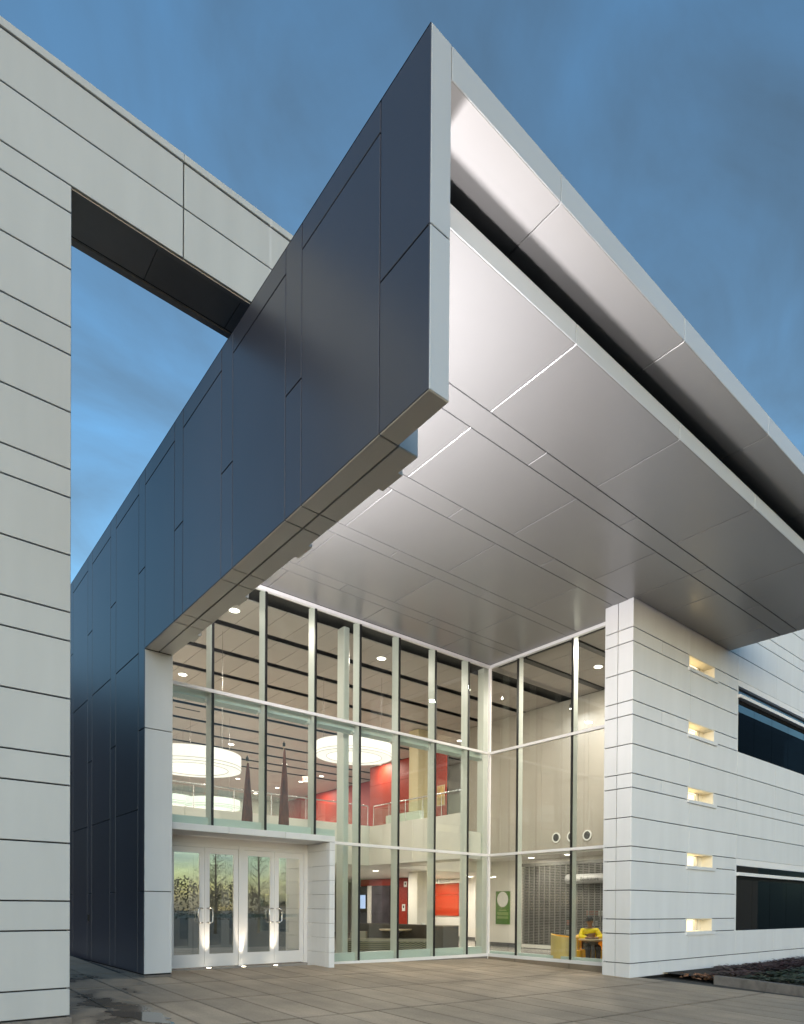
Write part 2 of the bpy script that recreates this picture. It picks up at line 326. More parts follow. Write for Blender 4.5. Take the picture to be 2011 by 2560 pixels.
xs = [-1.245 + 0.5525 * k for k in range(-5, 19)]
ys = [-10.3, -8.45, -6.55, -4.62, -2.70, -0.88, 0.93]
for i in range(len(xs) - 1):
    for j in range(len(ys) - 1):
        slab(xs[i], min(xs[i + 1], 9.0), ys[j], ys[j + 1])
for x0, x1 in [(xs[i], min(xs[i + 1], 0.0)) for i in range(7)]:
    for y0, y1 in ((0.93, 2.74), (2.74, 4.55), (4.55, 6.36), (6.36, 8.17)):
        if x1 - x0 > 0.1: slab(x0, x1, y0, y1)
random.seed(3)
pm = MB(); ring = []
for k in range(40):
    a = 2 * math.pi * k / 40; r = 1 + 0.22 * math.sin(3 * a + 1) + 0.13 * math.sin(7 * a) + random.uniform(-0.05, 0.05)
    x, y = -1.06 + 0.20 * r * math.cos(a) - 0.12 * r * math.sin(a), -3.62 + 0.50 * r * math.sin(a); ring.append((x, y, gz(x, y) + 0.004))
pm.v = ring; pm.f = [tuple(range(40))]
structure(pm.build('puddle', M['water']))

# ------------------------------------------------------------------ dark blue wall with its overhanging beam
YT, J = -7.53, [-6.806, -5.351, -4.984, -3.556, -3.196, -1.78, -1.417, 0.0, 0.349, 1.732, 2.105, 3.482, 3.856, 5.20, 5.57, 6.95, 7.32, 8.70, 9.07, 10.45]
ZT, ZA, ZB, X1, XW = 8.307, 8.021, 5.316, 0.223, 0.455
bw = thing('clad_wall', 'tall dark blue panelled wall running out as a beam to a sharp corner', 'wall')
b = MB(); b.box(0.032, X1 - 0.012, YT + 0.032, J[0] + 0.01, ZB + 0.032, ZT - 0.004); b.box(0.032, XW - 0.012, J[0] + 0.032, 0.0, ZB + 0.032, ZT - 0.0045)
b.box(0.032, XW - 0.012, 0.032, 12, -0.3, ZT - 0.005); b.build('backing', M['joint'], bw)
def col(u0, u1, zs):
    for a, c in zip(zs[:-1], zs[1:]): panel('panel', M['navy'], bw, 'x-', 0.0, u0, u1, a, c, gap=0.015)
col(YT, J[0], [ZB, 6.672, ZT])
for i in range(7):
    col(J[i], J[i + 1], [ZB, ZA, ZT] if i % 2 == 0 else [ZB, 6.672, ZT])
for i in range(7, 19):
    col(J[i], J[i + 1], [-0.116, 1.279, 4.006, 6.672, ZT] if i % 2 == 1 else [-0.116, 2.674, 5.333, ZA, ZT])
for a, c in ((ZB, 6.672), (6.672, ZT)): panel('end_panel', M['silver'], bw, 'y-', YT, 0.0, X1, a, c, gap=0.012)
panel('end_panel', M['silver'], bw, 'y-', J[0], X1, XW, ZB, ZS + 0.3)
for i, (a, c) in enumerate(zip([YT] + J[:7], J[:8])):
    panel('underside_panel', M['under'], bw, 'z-', ZB, 0.0, X1, a, c, gap=0.016)
    if i: panel('underside_panel', M['under'], bw, 'z-', ZB, X1, XW, a, c, gap=0.016)
panel('inner_panel', M['silver'], bw, 'x+', X1, YT, J[0], ZB, ZT)
for a, c in zip(J[0:7:2], [J[2], J[4], J[6], YC]): panel('inner_panel', M['silver'], bw, 'x+', XW, a, c, ZB, ZS + 0.4)
for a, c in ((-0.116, 1.279), (1.279, 4.006), (4.006, ZB)):
    o = panel('end_panel', M['white'], bw, 'y-', 0.0, 0.0, XW, a, c); o['label'] = 'white end panel'
MB().box(0.0, XW, YT + 0.01, 12, ZT, ZT + 0.002).build('coping', M['navy'], bw)
MB().box(0.01, XW, 0.012, 12, -0.32, -0.135).build('base', M['kerb'], bw)
MB().box(-0.03, -0.002, 3.66, 3.70, 0.70, 0.84).build('handle', M['black'], bw)
# flood lights along the beam's inner edge, washing the soffit
def flood(y, e, lb):
    t = thing('flood_light', lb + ' slim flood light under the inner edge of the blue beam, counted from its tip', 'light', 'flood lights along the beam', (0.472, y, ZB + 0.05))
    MB().box(-0.03, 0.045, -0.17, 0.17, -0.03, 0.03).build('housing', M['under'], t)
    MB().box(-0.025, 0.04, -0.15, 0.15, 0.031, 0.034).build('lens', M['lit'], t)
    d = bpy.data.lights.new('flood', 'AREA'); d.shape = 'RECTANGLE'; d.size = 0.06; d.size_y = 0.3; d.energy = e; d.color = (1.0, 0.955, 0.95); d.spread = math.radians(170)
    o = bpy.data.objects.new('flood_lamp', d); link(o, t); o.location = (0.02, 0, 0.06); o.rotation_euler = (math.radians(180), math.radians(40), 0)
for y, e, lb in ((-6.30, 74, 'first'), (-4.50, 86, 'second'), (-2.72, 74, 'third'), (-0.94, 40, 'fourth')): flood(y, e, lb)

t = thing('tip_fill_light', 'small added fill light hidden behind the tip of the blue beam', 'light', None, (0.30, -7.12, 5.75))  # unseen lamp, added to half-light the shaded part of the visor
MB().box(-0.06, 0.05, -0.10, 0.10, -0.05, 0.05).build('housing', M['under'], t); MB().box(-0.05, 0.04, -0.08, 0.08, 0.051, 0.054).build('lens', M['lit'], t)
d = bpy.data.lights.new('flood', 'AREA'); d.shape = 'RECTANGLE'; d.size = 0.1; d.size_y = 0.16; d.energy = 22; d.color = (1.0, 0.955, 0.95); o = bpy.data.objects.new('flood_lamp', d); link(o, t); o.location = (0, 0, 0.07); o.rotation_euler = (math.radians(180), math.radians(38), 0)
# ------------------------------------------------------------------ canopy
cn = thing('canopy', 'big flat silver canopy with broad soffit and projecting upper fascia', 'canopy')
YL, ZV, ZL = -6.968, 8.015, 7.764
core = MB(); core.box(0.47, 8.88, -6.45, 1.1, ZS + 0.032, ZT - 0.03); core.box(8.881, 12.5, -6.449, -3.3, ZS + 0.032, ZT - 0.031); core.box(8.881, 17, -3.299, 1.1, 7.85, ZT - 0.032); core.box(X1 + 0.012, 12.5, YT + 0.034, -6.46, ZV + 0.032, ZT - 0.006); core.box(0.26, 12.5, YL + 0.032, -6.451, ZS + 0.031, ZL)
core.box(0.47, 17, 1.101, 28, 7.9, ZT - 0.01)
core.build('backing', M['joint'], cn)
FX = [0.26, 2.595, 4.862, 7.163, 9.46, 11.76, 12.53]; UX = [X1, 1.648, 3.99, 6.361, 8.72, 11.07, 12.53]
for a, c in zip(UX[:-1], UX[1:]):
    panel('fascia_panel', M['silver'], cn, 'y-', YT, a, c, ZV, ZT, gap=0.010)
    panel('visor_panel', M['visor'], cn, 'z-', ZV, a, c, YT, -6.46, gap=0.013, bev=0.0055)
for a, c in zip(FX[:-1], FX[1:]):
    panel('fascia_panel', M['silver'], cn, 'y-', YL, a, c, ZS, ZL, gap=0.010)
NX = [0.47, 1.46, 3.72, 6.0, 8.34, 10.6, 12.53]; FX2 = [0.47] + FX[1:]
rows = [YL, -5.545, -5.169, -3.761, -3.37, -2.01, -1.69, -0.28, 0.05, 0.93]
for i, (a, c) in enumerate(zip(rows[:-1], rows[1:])):
    X = list(FX2 if i % 2 == 0 else NX)
    if c > -3.88:
        X = [x for x in X if x < 8.3] + [8.9 if a > -3.8 else 8.355]
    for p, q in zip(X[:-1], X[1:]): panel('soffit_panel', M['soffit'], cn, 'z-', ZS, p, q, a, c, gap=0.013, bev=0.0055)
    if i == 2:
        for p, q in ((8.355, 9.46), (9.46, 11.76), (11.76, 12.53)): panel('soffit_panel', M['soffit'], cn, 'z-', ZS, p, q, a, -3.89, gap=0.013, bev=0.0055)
panel('end_panel', M['silver'], cn, 'x+', 12.53, YT, -3.9, ZS, ZT)
MB().box(X1, 12.53, YT + 0.01, -6.4, ZT - 0.004, ZT).build('coping', M['silver'], cn)

# ------------------------------------------------------------------ white building on the right
wb = thing('panelled_building', 'white panelled building on the right with small lit slot windows', 'building')
XP, YP = 8.362, -3.884
ZR = [-0.41, -0.099, 0.52, 0.827, 1.44, 2.055, 2.361, 2.972, 3.589, 3.886, 4.5, 5.108, 5.408, 6.018, 6.637, 6.932, 7.55, 8.16, 8.465, 9.08, 9.69, 10.0, 10.6]
half = {3: 0}
FXJ = [XP, 10.69, 13.05, 15.35, 17.7, 20.0]; HXJ = [XP, 9.49, 11.95, 14.4, 16.45, 18.8, 20.0]
SLOT = (10.63, 11.83); WX0 = 13.05
k_half = [i for i in range(len(ZR) - 1) if ZR[i + 1] - ZR[i] < 0.4]
MB().box(XP + 0.032, 10.60, YP + 0.032, -3.25, -0.45, 10.58).build('backing', M['joint'], wb)
bk = MB()
bk.box(11.86, WX0 - 0.01, YP + 0.032, -3.25, -0.45, 10.58)
for a, c in ((-0.45, 0.50), (2.40, 5.09), (6.96, 10.58)): bk.box(WX0 - 0.01, 20, YP + 0.033, -3.25, a, c)
slotz = [(ZR[i], ZR[i + 1]) for i in k_half if 0.3 < ZR[i] < 7.0]
zz = [-0.45] + [v for p in slotz for v in p] + [10.58]
for a, c in zip(zz[0::2], zz[1::2]): bk.box(10.60, 11.86, YP + 0.0325, -3.25, a, c)
bk.build('backing', M['joint'], wb)
for i in range(len(ZR) - 1):
    a, c = ZR[i], ZR[i + 1]
    for u0, u1 in ((YP, -3.507), (-3.507, -3.172)):
        if c < 7.6: panel('panel', M['white'], wb, 'x-', XP, u0, u1, a, c, gap=0.016, gv=0.018, bev=0.003)
    if i in k_half and 0.3 < a < 7.0: X = [(XP, 9.49), (9.49, SLOT[0]), (SLOT[1], WX0)]; X += [(WX0, 14.4), (14.4, 16.45), (16.45, 18.8), (18.8, 20)]
    elif i in k_half or i == 0: X = list(zip(HXJ[:-1], HXJ[1:]))
    else: X = list(zip(FXJ[:-1], FXJ[1:]))
    for u0, u1 in X:
        if u0 >= WX0 - 0.01 and ((0.5 < (a + c) / 2 < 2.36) or (5.1 < (a + c) / 2 < 6.93)): continue
        if i == 0 and False: continue
        panel('panel', M['white'], wb, 'y-', YP, u0, u1, a, c, gap=0.008, gv=0.019, bev=0.003)
panel('back_panel', M['white'], wb, 'y+', -3.17, XP, 8.9, -0.41, 7.52)
MB().box(XP + 0.05, 20, YP + 0.06, -3.3, -0.9, -0.41).build('base', M['joint'], wb)
MB().box(XP, 20, YP, -3.2, 10.6, 10.66).build('coping', M['white'], wb)
for (a, c) in slotz:
    w = MB(); w.box(SLOT[0] - 0.03, SLOT[0] + 0.012, YP + 0.004, -3.56, a, c); w.box(SLOT[1] - 0.012, SLOT[1] + 0.03, YP + 0.004, -3.56, a, c)
    w.box(SLOT[0] + 0.012, SLOT[1] - 0.012, YP + 0.004, -3.56, c - 0.014, c + 0.01); w.box(SLOT[0] + 0.012, SLOT[1] - 0.012, YP + 0.004, -3.56, a - 0.01, a + 0.014)
    o = w.build('slot_window', M['nicherev'], wb)
    MB().box(SLOT[0] + 0.012, SLOT[0] + 0.84, -3.595, -3.575, a + 0.014, c - 0.014).build('lit_pane', M['niche'], o)
    MB().box(SLOT[0] + 0.84, SLOT[1] - 0.012, -3.597, -3.573, a + 0.014, c - 0.014).build('back_panel', M['nicherev'], o)
    f = MB(); f.box(SLOT[0] + 0.80, SLOT[0] + 0.84, -3.62, -3.598, a + 0.015, c - 0.015); f.box(SLOT[0] + 0.96, SLOT[0] + 0.985, -3.62, -3.598, a + 0.015, c - 0.015); f.box(SLOT[0] + 0.013, SLOT[0] + 0.799, -3.62, -3.598, c - 0.06, c - 0.04)
    f.build('frame', M['darksoffit'], o)
    MB().box(SLOT[0] - 0.05, SLOT[1] + 0.10, YP - 0.045, YP - 0.002, a - 0.07, a + 0.004).build('sill', M['white'], o)
    d = bpy.data.lights.new('slot_lamp', 'AREA'); d.shape = 'RECTANGLE'; d.size = 0.75; d.size_y = 0.06; d.energy = 0.8; d.color = (1.0, 0.84, 0.55)
    q = bpy.data.objects.new('slot_lamp', d); link(q, wb); q.location = (SLOT[0] + 0.5, -3.66, c - 0.03); q.rotation_euler = (0, 0, 0)
def big_window(z0, z1, zb, m, zj_):
    o = MB().box(WX0 + 0.05, 20, YP + 0.05, YP + 0.055, z0 + 0.002, z0 + 0.004).build('long_window', M['alu'], wb)
    f = MB(); f.box(WX0 + 0.004, 20, YP + 0.004, YP + 0.12, z1, zj_ + 0.004); f.box(WX0 + 0.01, 20, YP + 0.02, YP + 0.12, z0 - 0.045, z0); f.box(WX0, WX0 + 0.05, YP + 0.015, YP + 0.12, z0 + 0.001, z1 - 0.001)
    f.build('frame', M['alu'], o)
    xs_ = [WX0 + 0.05, 14.2, 15.3, 16.4, 17.5, 18.7, 20]
    for p, q in zip(xs_[:-1], xs_[1:]): MB().box(p + 0.006, q - 0.006, YP + 0.10, YP + 0.115, z0 + 0.001, z1 - 0.001).build('pane', m, o)
    MB().box(WX0 + 0.02, 20, YP - 0.06, YP + 0.08, zb, zb + 0.085).build('shade_bar', M['alu'], o)
    MB().box(WX0 + 0.052, 20, YP + 0.09, YP + 0.098, zb - 0.09, zb - 0.01).build('bar_shadow_strip', M['gasket'], o)  # black strip stands in for the shadow below the shade bar
big_window(5.10, 6.79, 6.48, M['darkglass'], 6.932); big_window(0.47, 2.19, 1.925, M['darkglass'], 2.361)
rm = MB()
for z0, z1 in ((0.42, 2.3), (5.05, 6.9)):
    rm.box(WX0, 20, -2.2, -2.15, z0, z1); rm.box(WX0, 20, YP + 0.2, -2.2, z0 - 0.05, z0); rm.box(WX0, 20, YP + 0.2, -2.2, z1, z1 + 0.05); rm.box(WX0 - 0.02, WX0, YP + 0.2, -2.2, z0, z1)
rm.build('dark_room', M['storedark'], wb)
c = thing('drinking_glass', 'small clear tumbler on the sill inside the lower dark window', 'glass', None, (13.72, YP + 0.19, 0.472))
MB().cyl((0, 0), 0.05, 0, 0.16, 12, 0.058).build('tumbler', M['inwhite'], c)

# ------------------------------------------------------------------ pale grey pier and beam on the left
gb = thing('portal_frame', 'pale grey panelled pier and overhead beam at the left edge', 'building')
YG, GX, GXL, YGB = -3.65, -1.792, -5.2, -2.922
zg = [-0.155, 0.146, 0.77, 1.083, 1.705, 2.326, 2.639, 3.257, 3.876, 4.184, 4.794, 5.407, 5.709, 6.317, 6.925, 7.222, 7.832, 8.43, 8.721]
MB().box(GXL, GX - 0.032, YG + 0.032, YGB - 0.03, -0.6, 8.72).build('backing', M['joint'], gb)
for a, c in zip(zg[:-1], zg[1:]):
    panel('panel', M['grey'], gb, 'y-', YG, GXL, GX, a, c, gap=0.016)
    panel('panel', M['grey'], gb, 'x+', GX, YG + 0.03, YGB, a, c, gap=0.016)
MB().box(GXL, GX + 0.01, YG - 0.012, YGB, -0.6, -0.165).build('base', M['kerb'], gb)
MB().box(GXL, 2.4, YG + 0.032, YGB - 0.032, 8.76, 9.86).build('backing', M['joint'], gb)
for p, q in ((GXL, -2.95), (-2.95, -0.639), (-0.639, 1.67), (1.67, 2.4)):
    if q > -2.9 or True:
        pass
for p, q in ((GXL, -0.639), (-0.639, 2.4)):
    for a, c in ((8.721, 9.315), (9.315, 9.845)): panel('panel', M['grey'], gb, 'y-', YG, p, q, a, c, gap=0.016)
    panel('cap', M['grey'], gb, 'y-', YG - 0.02, p, q, 9.845, 9.935, gap=0.004, th=0.4)
    for a, c in ((8.74, 9.9),): panel('panel', M['grey'], gb, 'y+', YGB, p, q, a, c)
so = [GX, -0.9, 0.1, 1.2, 2.4]
for p, q in zip(so[:-1], so[1:]): panel('soffit_panel', M['darksoffit'], gb, 'z-', 8.735, p, q, YG + 0.10, YGB - 0.10, gap=0.006)
e = MB(); e.box(GX, 2.4, YG + 0.031, YG + 0.09, 8.715, 8.74); e.box(GX, 2.4, YGB - 0.09, YGB - 0.001, 8.715, 8.74); e.build('soffit_trim', M['darksoffit'], gb)
MB().box(1.7, 2.4, YG + 0.05, YGB - 0.05, ZT, 8.73).build('post', M['grey'], gb)

# ------------------------------------------------------------------ curtain walls
MX = [1.51, 2.591, 3.716, 4.847, 5.937, 7.052, 8.162]
ZH, Z1, Z2, ZSL = 7.521, 5.206, 2.484, -0.176
cw = thing('curtain_wall', 'tall glazed curtain wall under the canopy facing the plaza', 'window wall')
def member(name, m, parent, *bx): return MB().box(*bx).build(name, m, parent)
for x in MX:
    zb = 2.5 if x < 3.8 else ZSL
    member('mullion', M['mull'], cw, x - 0.030, x + 0.022, YC + 0.03, YC + 0.275, zb, ZH - 0.006)
    for a, c in ((zb, Z2 - 0.066) if zb < 2 else (0, 0), (Z2 if zb < 2 else 2.5, Z1 - 0.066), (Z1, ZH - 0.08)):
        if c > a: member('gasket', M['gasket'], cw, x - 0.022, x + 0.022, YC + 0.002, YC + 0.029, a, c)
for nm, z in (('head', ZH), ('transom', Z1)):
    xs_ = [XW] + MX + [XC - 0.035]
    for p, q in zip(xs_[:-1], xs_[1:]): member(nm, M['alu'], cw, p + 0.002, q - 0.002, YC - 0.03, YC + 0.05, z - (0.078 if nm == 'head' else 0.066), z - 0.003)
xs_ = [3.80] + MX[3:] + [XC - 0.035]
for p, q in zip(xs_[:-1], xs_[1:]):
    member('transom', M['alu'], cw, p + 0.002, q - 0.002, YC - 0.03, YC + 0.05, Z2 - 0.066, Z2)
    member('sill', M['alu'], cw, p + 0.002, q - 0.002, YC - 0.03, YC + 0.06, ZSL - 0.075, ZSL); member('footing', M['kerb'], cw, p, q, YC - 0.02, YC + 0.06, -0.5, ZSL - 0.077)
xs_ = [XW] + MX + [XC - 0.03]
for i, (p, q) in enumerate(zip(xs_[:-1], xs_[1:])):
    lev = [(Z1, ZH - 0.08), (Z2 if p > 3.6 else 2.52, Z1 - 0.066)] + ([(ZSL, Z2 - 0.066)] if q > 3.9 else [])
    for a, c in lev:
        pp = max(p, 3.815) if c < 2.5 else p
        member('pane', M['glass'], cw, pp + 0.023, q - 0.023, YC + 0.012, YC + 0.022, a + 0.001, c - 0.001)
    rs = MB(); rs.box(p + 0.05, q - 0.04, YC + 0.20, YC + 0.34, Z1 - 0.15, Z1 + 0.05)
    rs.v = [(x_, y_, z_ - (0.05 if (y_ > YC + 0.3 and z_ < Z1 - 0.1) else 0)) for x_, y_, z_ in rs.v]
    o = rs.build('roller_shade', M['mint'], cw)
    MB().box(q - 0.075, q - 0.035, YC + 0.19, YC + 0.35, Z1 - 0.20, Z1 - 0.03).build('bracket', M['mull'], o)
member('corner_post', M['alu'], cw, XC - 0.034, XC + 0.03, YC - 0.03, YC + 0.03, -0.40, ZH - 0.001)
member('corner_mullion', M['mull'], cw, 8.95, 9.13, 1.25, 1.48, -0.42, 7.55)
cs = thing('side_curtain_wall', 'three bay glazed wall between glass corner and white pier', 'window wall')
MY = [-0.049, -1.833]
for y in MY:
    member('mullion', M['mull'], cs, XC + 0.03, XC + 0.19, y - 0.022, y + 0.03, ZSL, ZH - 0.006)
    for a, c in ((ZSL, Z2 - 0.066), (Z2, Z1 - 0.066), (Z1, ZH - 0.08)): member('gasket', M['gasket'], cs, XC + 0.002, XC + 0.029, y - 0.028, y + 0.028, a, c)
ys_ = [-3.3] + MY[::-1] + [YC - 0.032]
for p, q in zip(ys_[:-1], ys_[1:]):
    for nm, z, h in (('head', ZH - 0.003, 0.075), ('transom', Z1, 0.066), ('transom', Z2, 0.066)): member(nm, M['alu'], cs, XC - 0.03, XC + 0.05, p + 0.002, q - 0.002, z - h, z)
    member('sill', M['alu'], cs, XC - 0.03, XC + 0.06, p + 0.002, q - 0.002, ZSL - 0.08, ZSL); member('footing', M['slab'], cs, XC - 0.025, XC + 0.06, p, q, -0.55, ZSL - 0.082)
    for a, c in ((ZSL, Z2 - 0.066), (Z2, Z1 - 0.066), (Z1, ZH - 0.08)): member('pane', M['glass'], cs, XC + 0.012, XC + 0.022, p + 0.028, q - 0.028, a + 0.001, c - 0.001)

# ------------------------------------------------------------------ entrance portal, doors, uplights, vestibule
ep = thing('entrance_portal', 'white boxed entrance portal with two pairs of glazed doors', 'entrance')
YF, YD, ZPT, ZPB, XJ0, XJ1 = 0.3, 1.248, 2.515, 2.388, 3.681, 3.815
MB().box(XW + 0.01, XJ1 - 0.032, YF + 0.032, YC + 0.1, ZPB + 0.03, ZPT - 0.004).box(XJ0 + 0.032, XJ1 - 0.01, YF + 0.033, YC + 0.1, -0.35, ZPB + 0.03).build('backing', M['jointgrey'], ep)
for p, q in ((XW, 1.558), (1.558, 2.697), (2.697, XJ1)): panel('header_panel', M['white'], ep, 'y-', YF, p, q, ZPB if p < 2.6 else ZPB, ZPT, gap=0.005)
MB().box(XW, XJ1, YF + 0.005, YC + 0.12, ZPT - 0.003, ZPT).build('roof_sheet', M['white'], ep)
for p, q in ((XW, 2.07), (2.07, XJ0 + 0.02)): panel('ceiling_panel', M['white'], ep, 'z-', ZPB, p, q, YF + 0.03, YD + 0.05, gap=0.005)
zj = [-0.30, 0.081, 0.393, 0.694, 0.995, 1.30, 1.592, 1.897, 2.217, ZPB]
for a, c in zip(zj[:-1], zj[1:]):
    panel('jamb_panel', M['white'], ep, 'y-', YF, XJ0, XJ1, a, c, gap=0.006)
    panel('jamb_panel', M['white'], ep, 'x-', XJ0, YF + 0.03, 0.418, a, c, gap=0.006)
    panel('jamb_panel', M['white'], ep, 'x-', XJ0, 0.418, YD + 0.03, a, c, gap=0.006)
def door_set(parent, y, x0, floor, zt):
    # frame, centre mullion and four leaves; x0 = left edge of the frame
    fr = MB(); fr.box(x0 - 0.08, x0, y - 0.02, y + 0.08, floor, zt); fr.box(x0 + 2.813, x0 + 2.893, y - 0.02, y + 0.08, floor, zt); fr.box(x0 + 1.357, x0 + 1.455, y - 0.025, y + 0.085, floor, zt)
    fr.box(x0 + 0.001, x0 + 1.356, y - 0.018, y + 0.08, zt - 0.075, zt - 0.001); fr.box(x0 + 1.456, x0 + 2.812, y - 0.018, y + 0.08, zt - 0.075, zt - 0.001)
    fr.build('door_frame', M['door'], parent)
    for k, (p, q, hs) in enumerate(((0.004, 0.675, 1), (0.681, 1.353, -1), (1.459, 2.134, 1), (2.140, 2.809, -1))):
        p += x0; q += x0; z0, z1 = floor + 0.02, zt - 0.08
        L_, R_ = 0.095, 0.095
        d = MB(); d.box(p, p + L_, y, y + 0.045, z0, z1); d.box(q - R_, q, y, y + 0.045, z0, z1); d.box(p + L_, q - R_, y + 0.0005, y + 0.0445, z0, z0 + 0.25); d.box(p + L_, q - R_, y + 0.0005, y + 0.0445, z1 - 0.11, z1)
        o = d.build('door', M['door'], parent)
        MB().box(p + L_ + 0.001, q - R_ - 0.001, y + 0.018, y + 0.026, z0 + 0.251, z1 - 0.111).build('pane', M['doorglass'], o)
        hb = (q - 0.05) if hs > 0 else (p + 0.05); zc_ = floor + 1.03; s = -1 if hs > 0 else 1
        xo = hb + s * 0.09 if False else hb
        MB().tube([(hb, y, zc_ - 0.14), (hb, y - 0.05, zc_ - 0.14), (hb + s * 0.05, y - 0.06, zc_ - 0.145), (hb + s * 0.085, y - 0.06, zc_ - 0.12), (hb + s * 0.09, y - 0.06, zc_), (hb + s * 0.085, y - 0.06, zc_ + 0.12), (hb + s * 0.05, y - 0.06, zc_ + 0.145), (hb, y - 0.05, zc_ + 0.14), (hb, y, zc_ + 0.14)], 0.013, 8).build('handle', M['steel'], o, True)
        MB().box(p + L_ + 0.002, q - R_ - 0.002, y + 0.06, y + 0.12, zc_ - 0.05, zc_ + 0.025).build('push_bar', M['mint'], o)
door_set(ep, YD, 0.79, -0.175, 2.26)
MB().box(0.71, XJ0 + 0.02, YD - 0.01, YD + 0.06, 2.262, ZPB + 0.04).build('door_header', M['door'], ep)
MB().box(XW, 0.709, YD - 0.01, YD + 0.06, -0.30, ZPB + 0.04).build('side_infill', M['door'], ep)
upl = ('left', 'middle', 'right')
for i, x in enumerate((1.50, 2.20, 2.89)):
    y = YD - 0.15; z = gz(x, y)
    t = thing('ground_uplight', ('glowing round ground light before the left pair of doors', 'glowing round ground light before the post between the door pairs', 'glowing round ground light before the right pair of doors')[i], 'light', 'ground lights at the entrance doors', (x, y, z))
    MB().cyl((0, 0), 0.055, -0.05, 0.006, 20).build('trim_ring', M['steel'], t); MB().cyl((0, 0), 0.042, 0.0062, 0.009, 20).build('lens', M['uplit'], t)
    d = bpy.data.lights.new('uplight', 'SPOT'); d.energy = 34; d.spot_size = math.radians(32); d.spot_blend = 1.0; d.shadow_soft_size = 0.03; d.color = (1.0, 0.84, 0.62)
    o = bpy.data.objects.new('uplight_lamp', d); link(o, t); o.location = (0, 0, 0.03); o.rotation_euler = (math.radians(180 - 10), 0, 0)
vs = thing('vestibule', 'draught lobby with slotted side wall and inner doors behind the entrance', 'vestibule')
MB().box(XW + 0.01, 4.6, YD - 0.05, 4.6, -0.42, -0.18).build('floor', M['floor'], vs)
w = MB()
XV = 3.72
for y0, y1, z0, z1 in ((1.335, 2.14, -0.18, 2.4), (3.78, 4.5, -0.18, 2.4), (2.14, 3.78, -0.18, 0.44), (2.14, 3.78, 0.74, 1.04), (2.14, 3.78, 1.34, 2.4)): w.box(XV, XV + 0.12, y0, y1, z0, z1)
w.build('side_wall', M['inwhite'], vs)
for z0, z1 in ((0.44, 0.74), (1.04, 1.34)): MB().box(XV + 0.06, XV + 0.07, 2.142, 3.778, z0 + 0.002, z1 - 0.002).build('pane', M['railglass'], vs)
MB().box(XW + 0.01, 3.84, YD + 0.09, 4.5, 2.40, 2.5).build('roof', M['inwhite'], vs)
MB().box(XW + 0.01, 4.27, YC + 0.13, YC + 0.27, 2.505, 2.755).build('curb', M['mintpale'], vs)
door_set(vs, 4.25, 0.96, -0.18, 2.24)
VEST = [(1.5, 2.6), (2.9, 2.6)]

# ------------------------------------------------------------------ lobby shell
ZF, ZC = -0.42, 7.60
structure(MB().box(XW, 17, 1.06, 27.5, ZF - 0.05, ZF).box(8.96, 17, -3.2, 1.059, ZF - 0.05, ZF).build('lobby_floor', M['floor']))
ceil = structure(MB().box(XW, 17, 1.05, 27.5, 7.72, 7.8).box(8.96, 17, -3.2, 1.049, 7.72, 7.8).build('lobby_ceiling', M['slot']))
slots = [1.36, 1.92, 3.33, 3.61, 5.05, 5.33, 6.755, 7.035, 8.46, 8.74, 10.16, 10.44, 11.95, 12.23, 13.71, 13.99, 15.35, 15.63, 16.86, 17.14, 18.35, 18.63]
rws = [(1.06, 1.36)] + [(slots[i], slots[i + 1]) for i in range(1, len(slots) - 1, 2)] + [(18.63, 27.4)]
for i, (a, c) in enumerate(rws):
    step = 0.61 if 0 < i < 6 else 2.44
    x = XW + 0.02
    while x < 14.2:
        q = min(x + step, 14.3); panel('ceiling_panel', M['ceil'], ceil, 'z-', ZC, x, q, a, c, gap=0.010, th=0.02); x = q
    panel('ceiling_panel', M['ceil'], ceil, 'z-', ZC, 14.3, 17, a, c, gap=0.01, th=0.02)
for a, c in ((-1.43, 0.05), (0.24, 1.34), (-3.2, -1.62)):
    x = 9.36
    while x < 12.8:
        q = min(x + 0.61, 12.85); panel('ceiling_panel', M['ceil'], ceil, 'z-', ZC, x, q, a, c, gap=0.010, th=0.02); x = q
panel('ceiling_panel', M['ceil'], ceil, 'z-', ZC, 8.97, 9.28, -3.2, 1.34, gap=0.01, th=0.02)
for a, c in ((0.05, 0.24), (-1.62, -1.43)): MB().box(9.29, 12.7, a + 0.005, c - 0.005, 7.56, 7.62).build('track', M['black'], ceil)
for y, x0, x1 in ((9.4, 1.3, 2.2), (10.9, 2.6, 3.4), (10.9, 4.1, 4.9)):
    MB().box(x0, x1, y, y + 0.07, ZC - 0.012, ZC - 0.002).build('linear_diffuser', M['slot'], ceil)
wl = MB(); wl.box(XW, XW + 0.04, 1.4, 27.5, ZF, 7.7); wl.box(XW, 17, 27.4, 27.5, ZF, 7.7); structure(wl.build('lobby_wall', M['inwhite']))
wl = MB(); wl.box(16.5, 16.6, 4, 27.4, ZF, 7.7); wl.box(12.85, 16.5, 6.45, 6.52, 2.86, 7.7); structure(wl.build('end_wall', M['inwhite']))
wl = MB()
for y0, y1 in ((-3.2, -1.2), (-1.2, 0.7), (0.7, 2.6), (2.6, 4.5), (4.5, 6.44)): wl.box(12.85, 12.95, y0 + 0.004, y1 - 0.004, 2.86, 7.59)
wl.box(12.86, 12.94, -3.2, 6.4, 2.87, 7.58)
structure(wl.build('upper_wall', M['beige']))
structure(MB().box(12.951, 14.5, -3.2, 6.44, 2.80, 2.86).build('recess_ceiling', M['inwhite']))
wl = MB(); wl.box(14.4, 14.5, 4.86, 7.4, ZF, 2.8); wl.box(14.4, 14.5, -3.2, 4.859, 2.66, 2.8); wl.box(14.5, 16.5, 7.3, 7.4, ZF, 2.8); structure(wl.build('shop_front_wall', M['inwhite']))
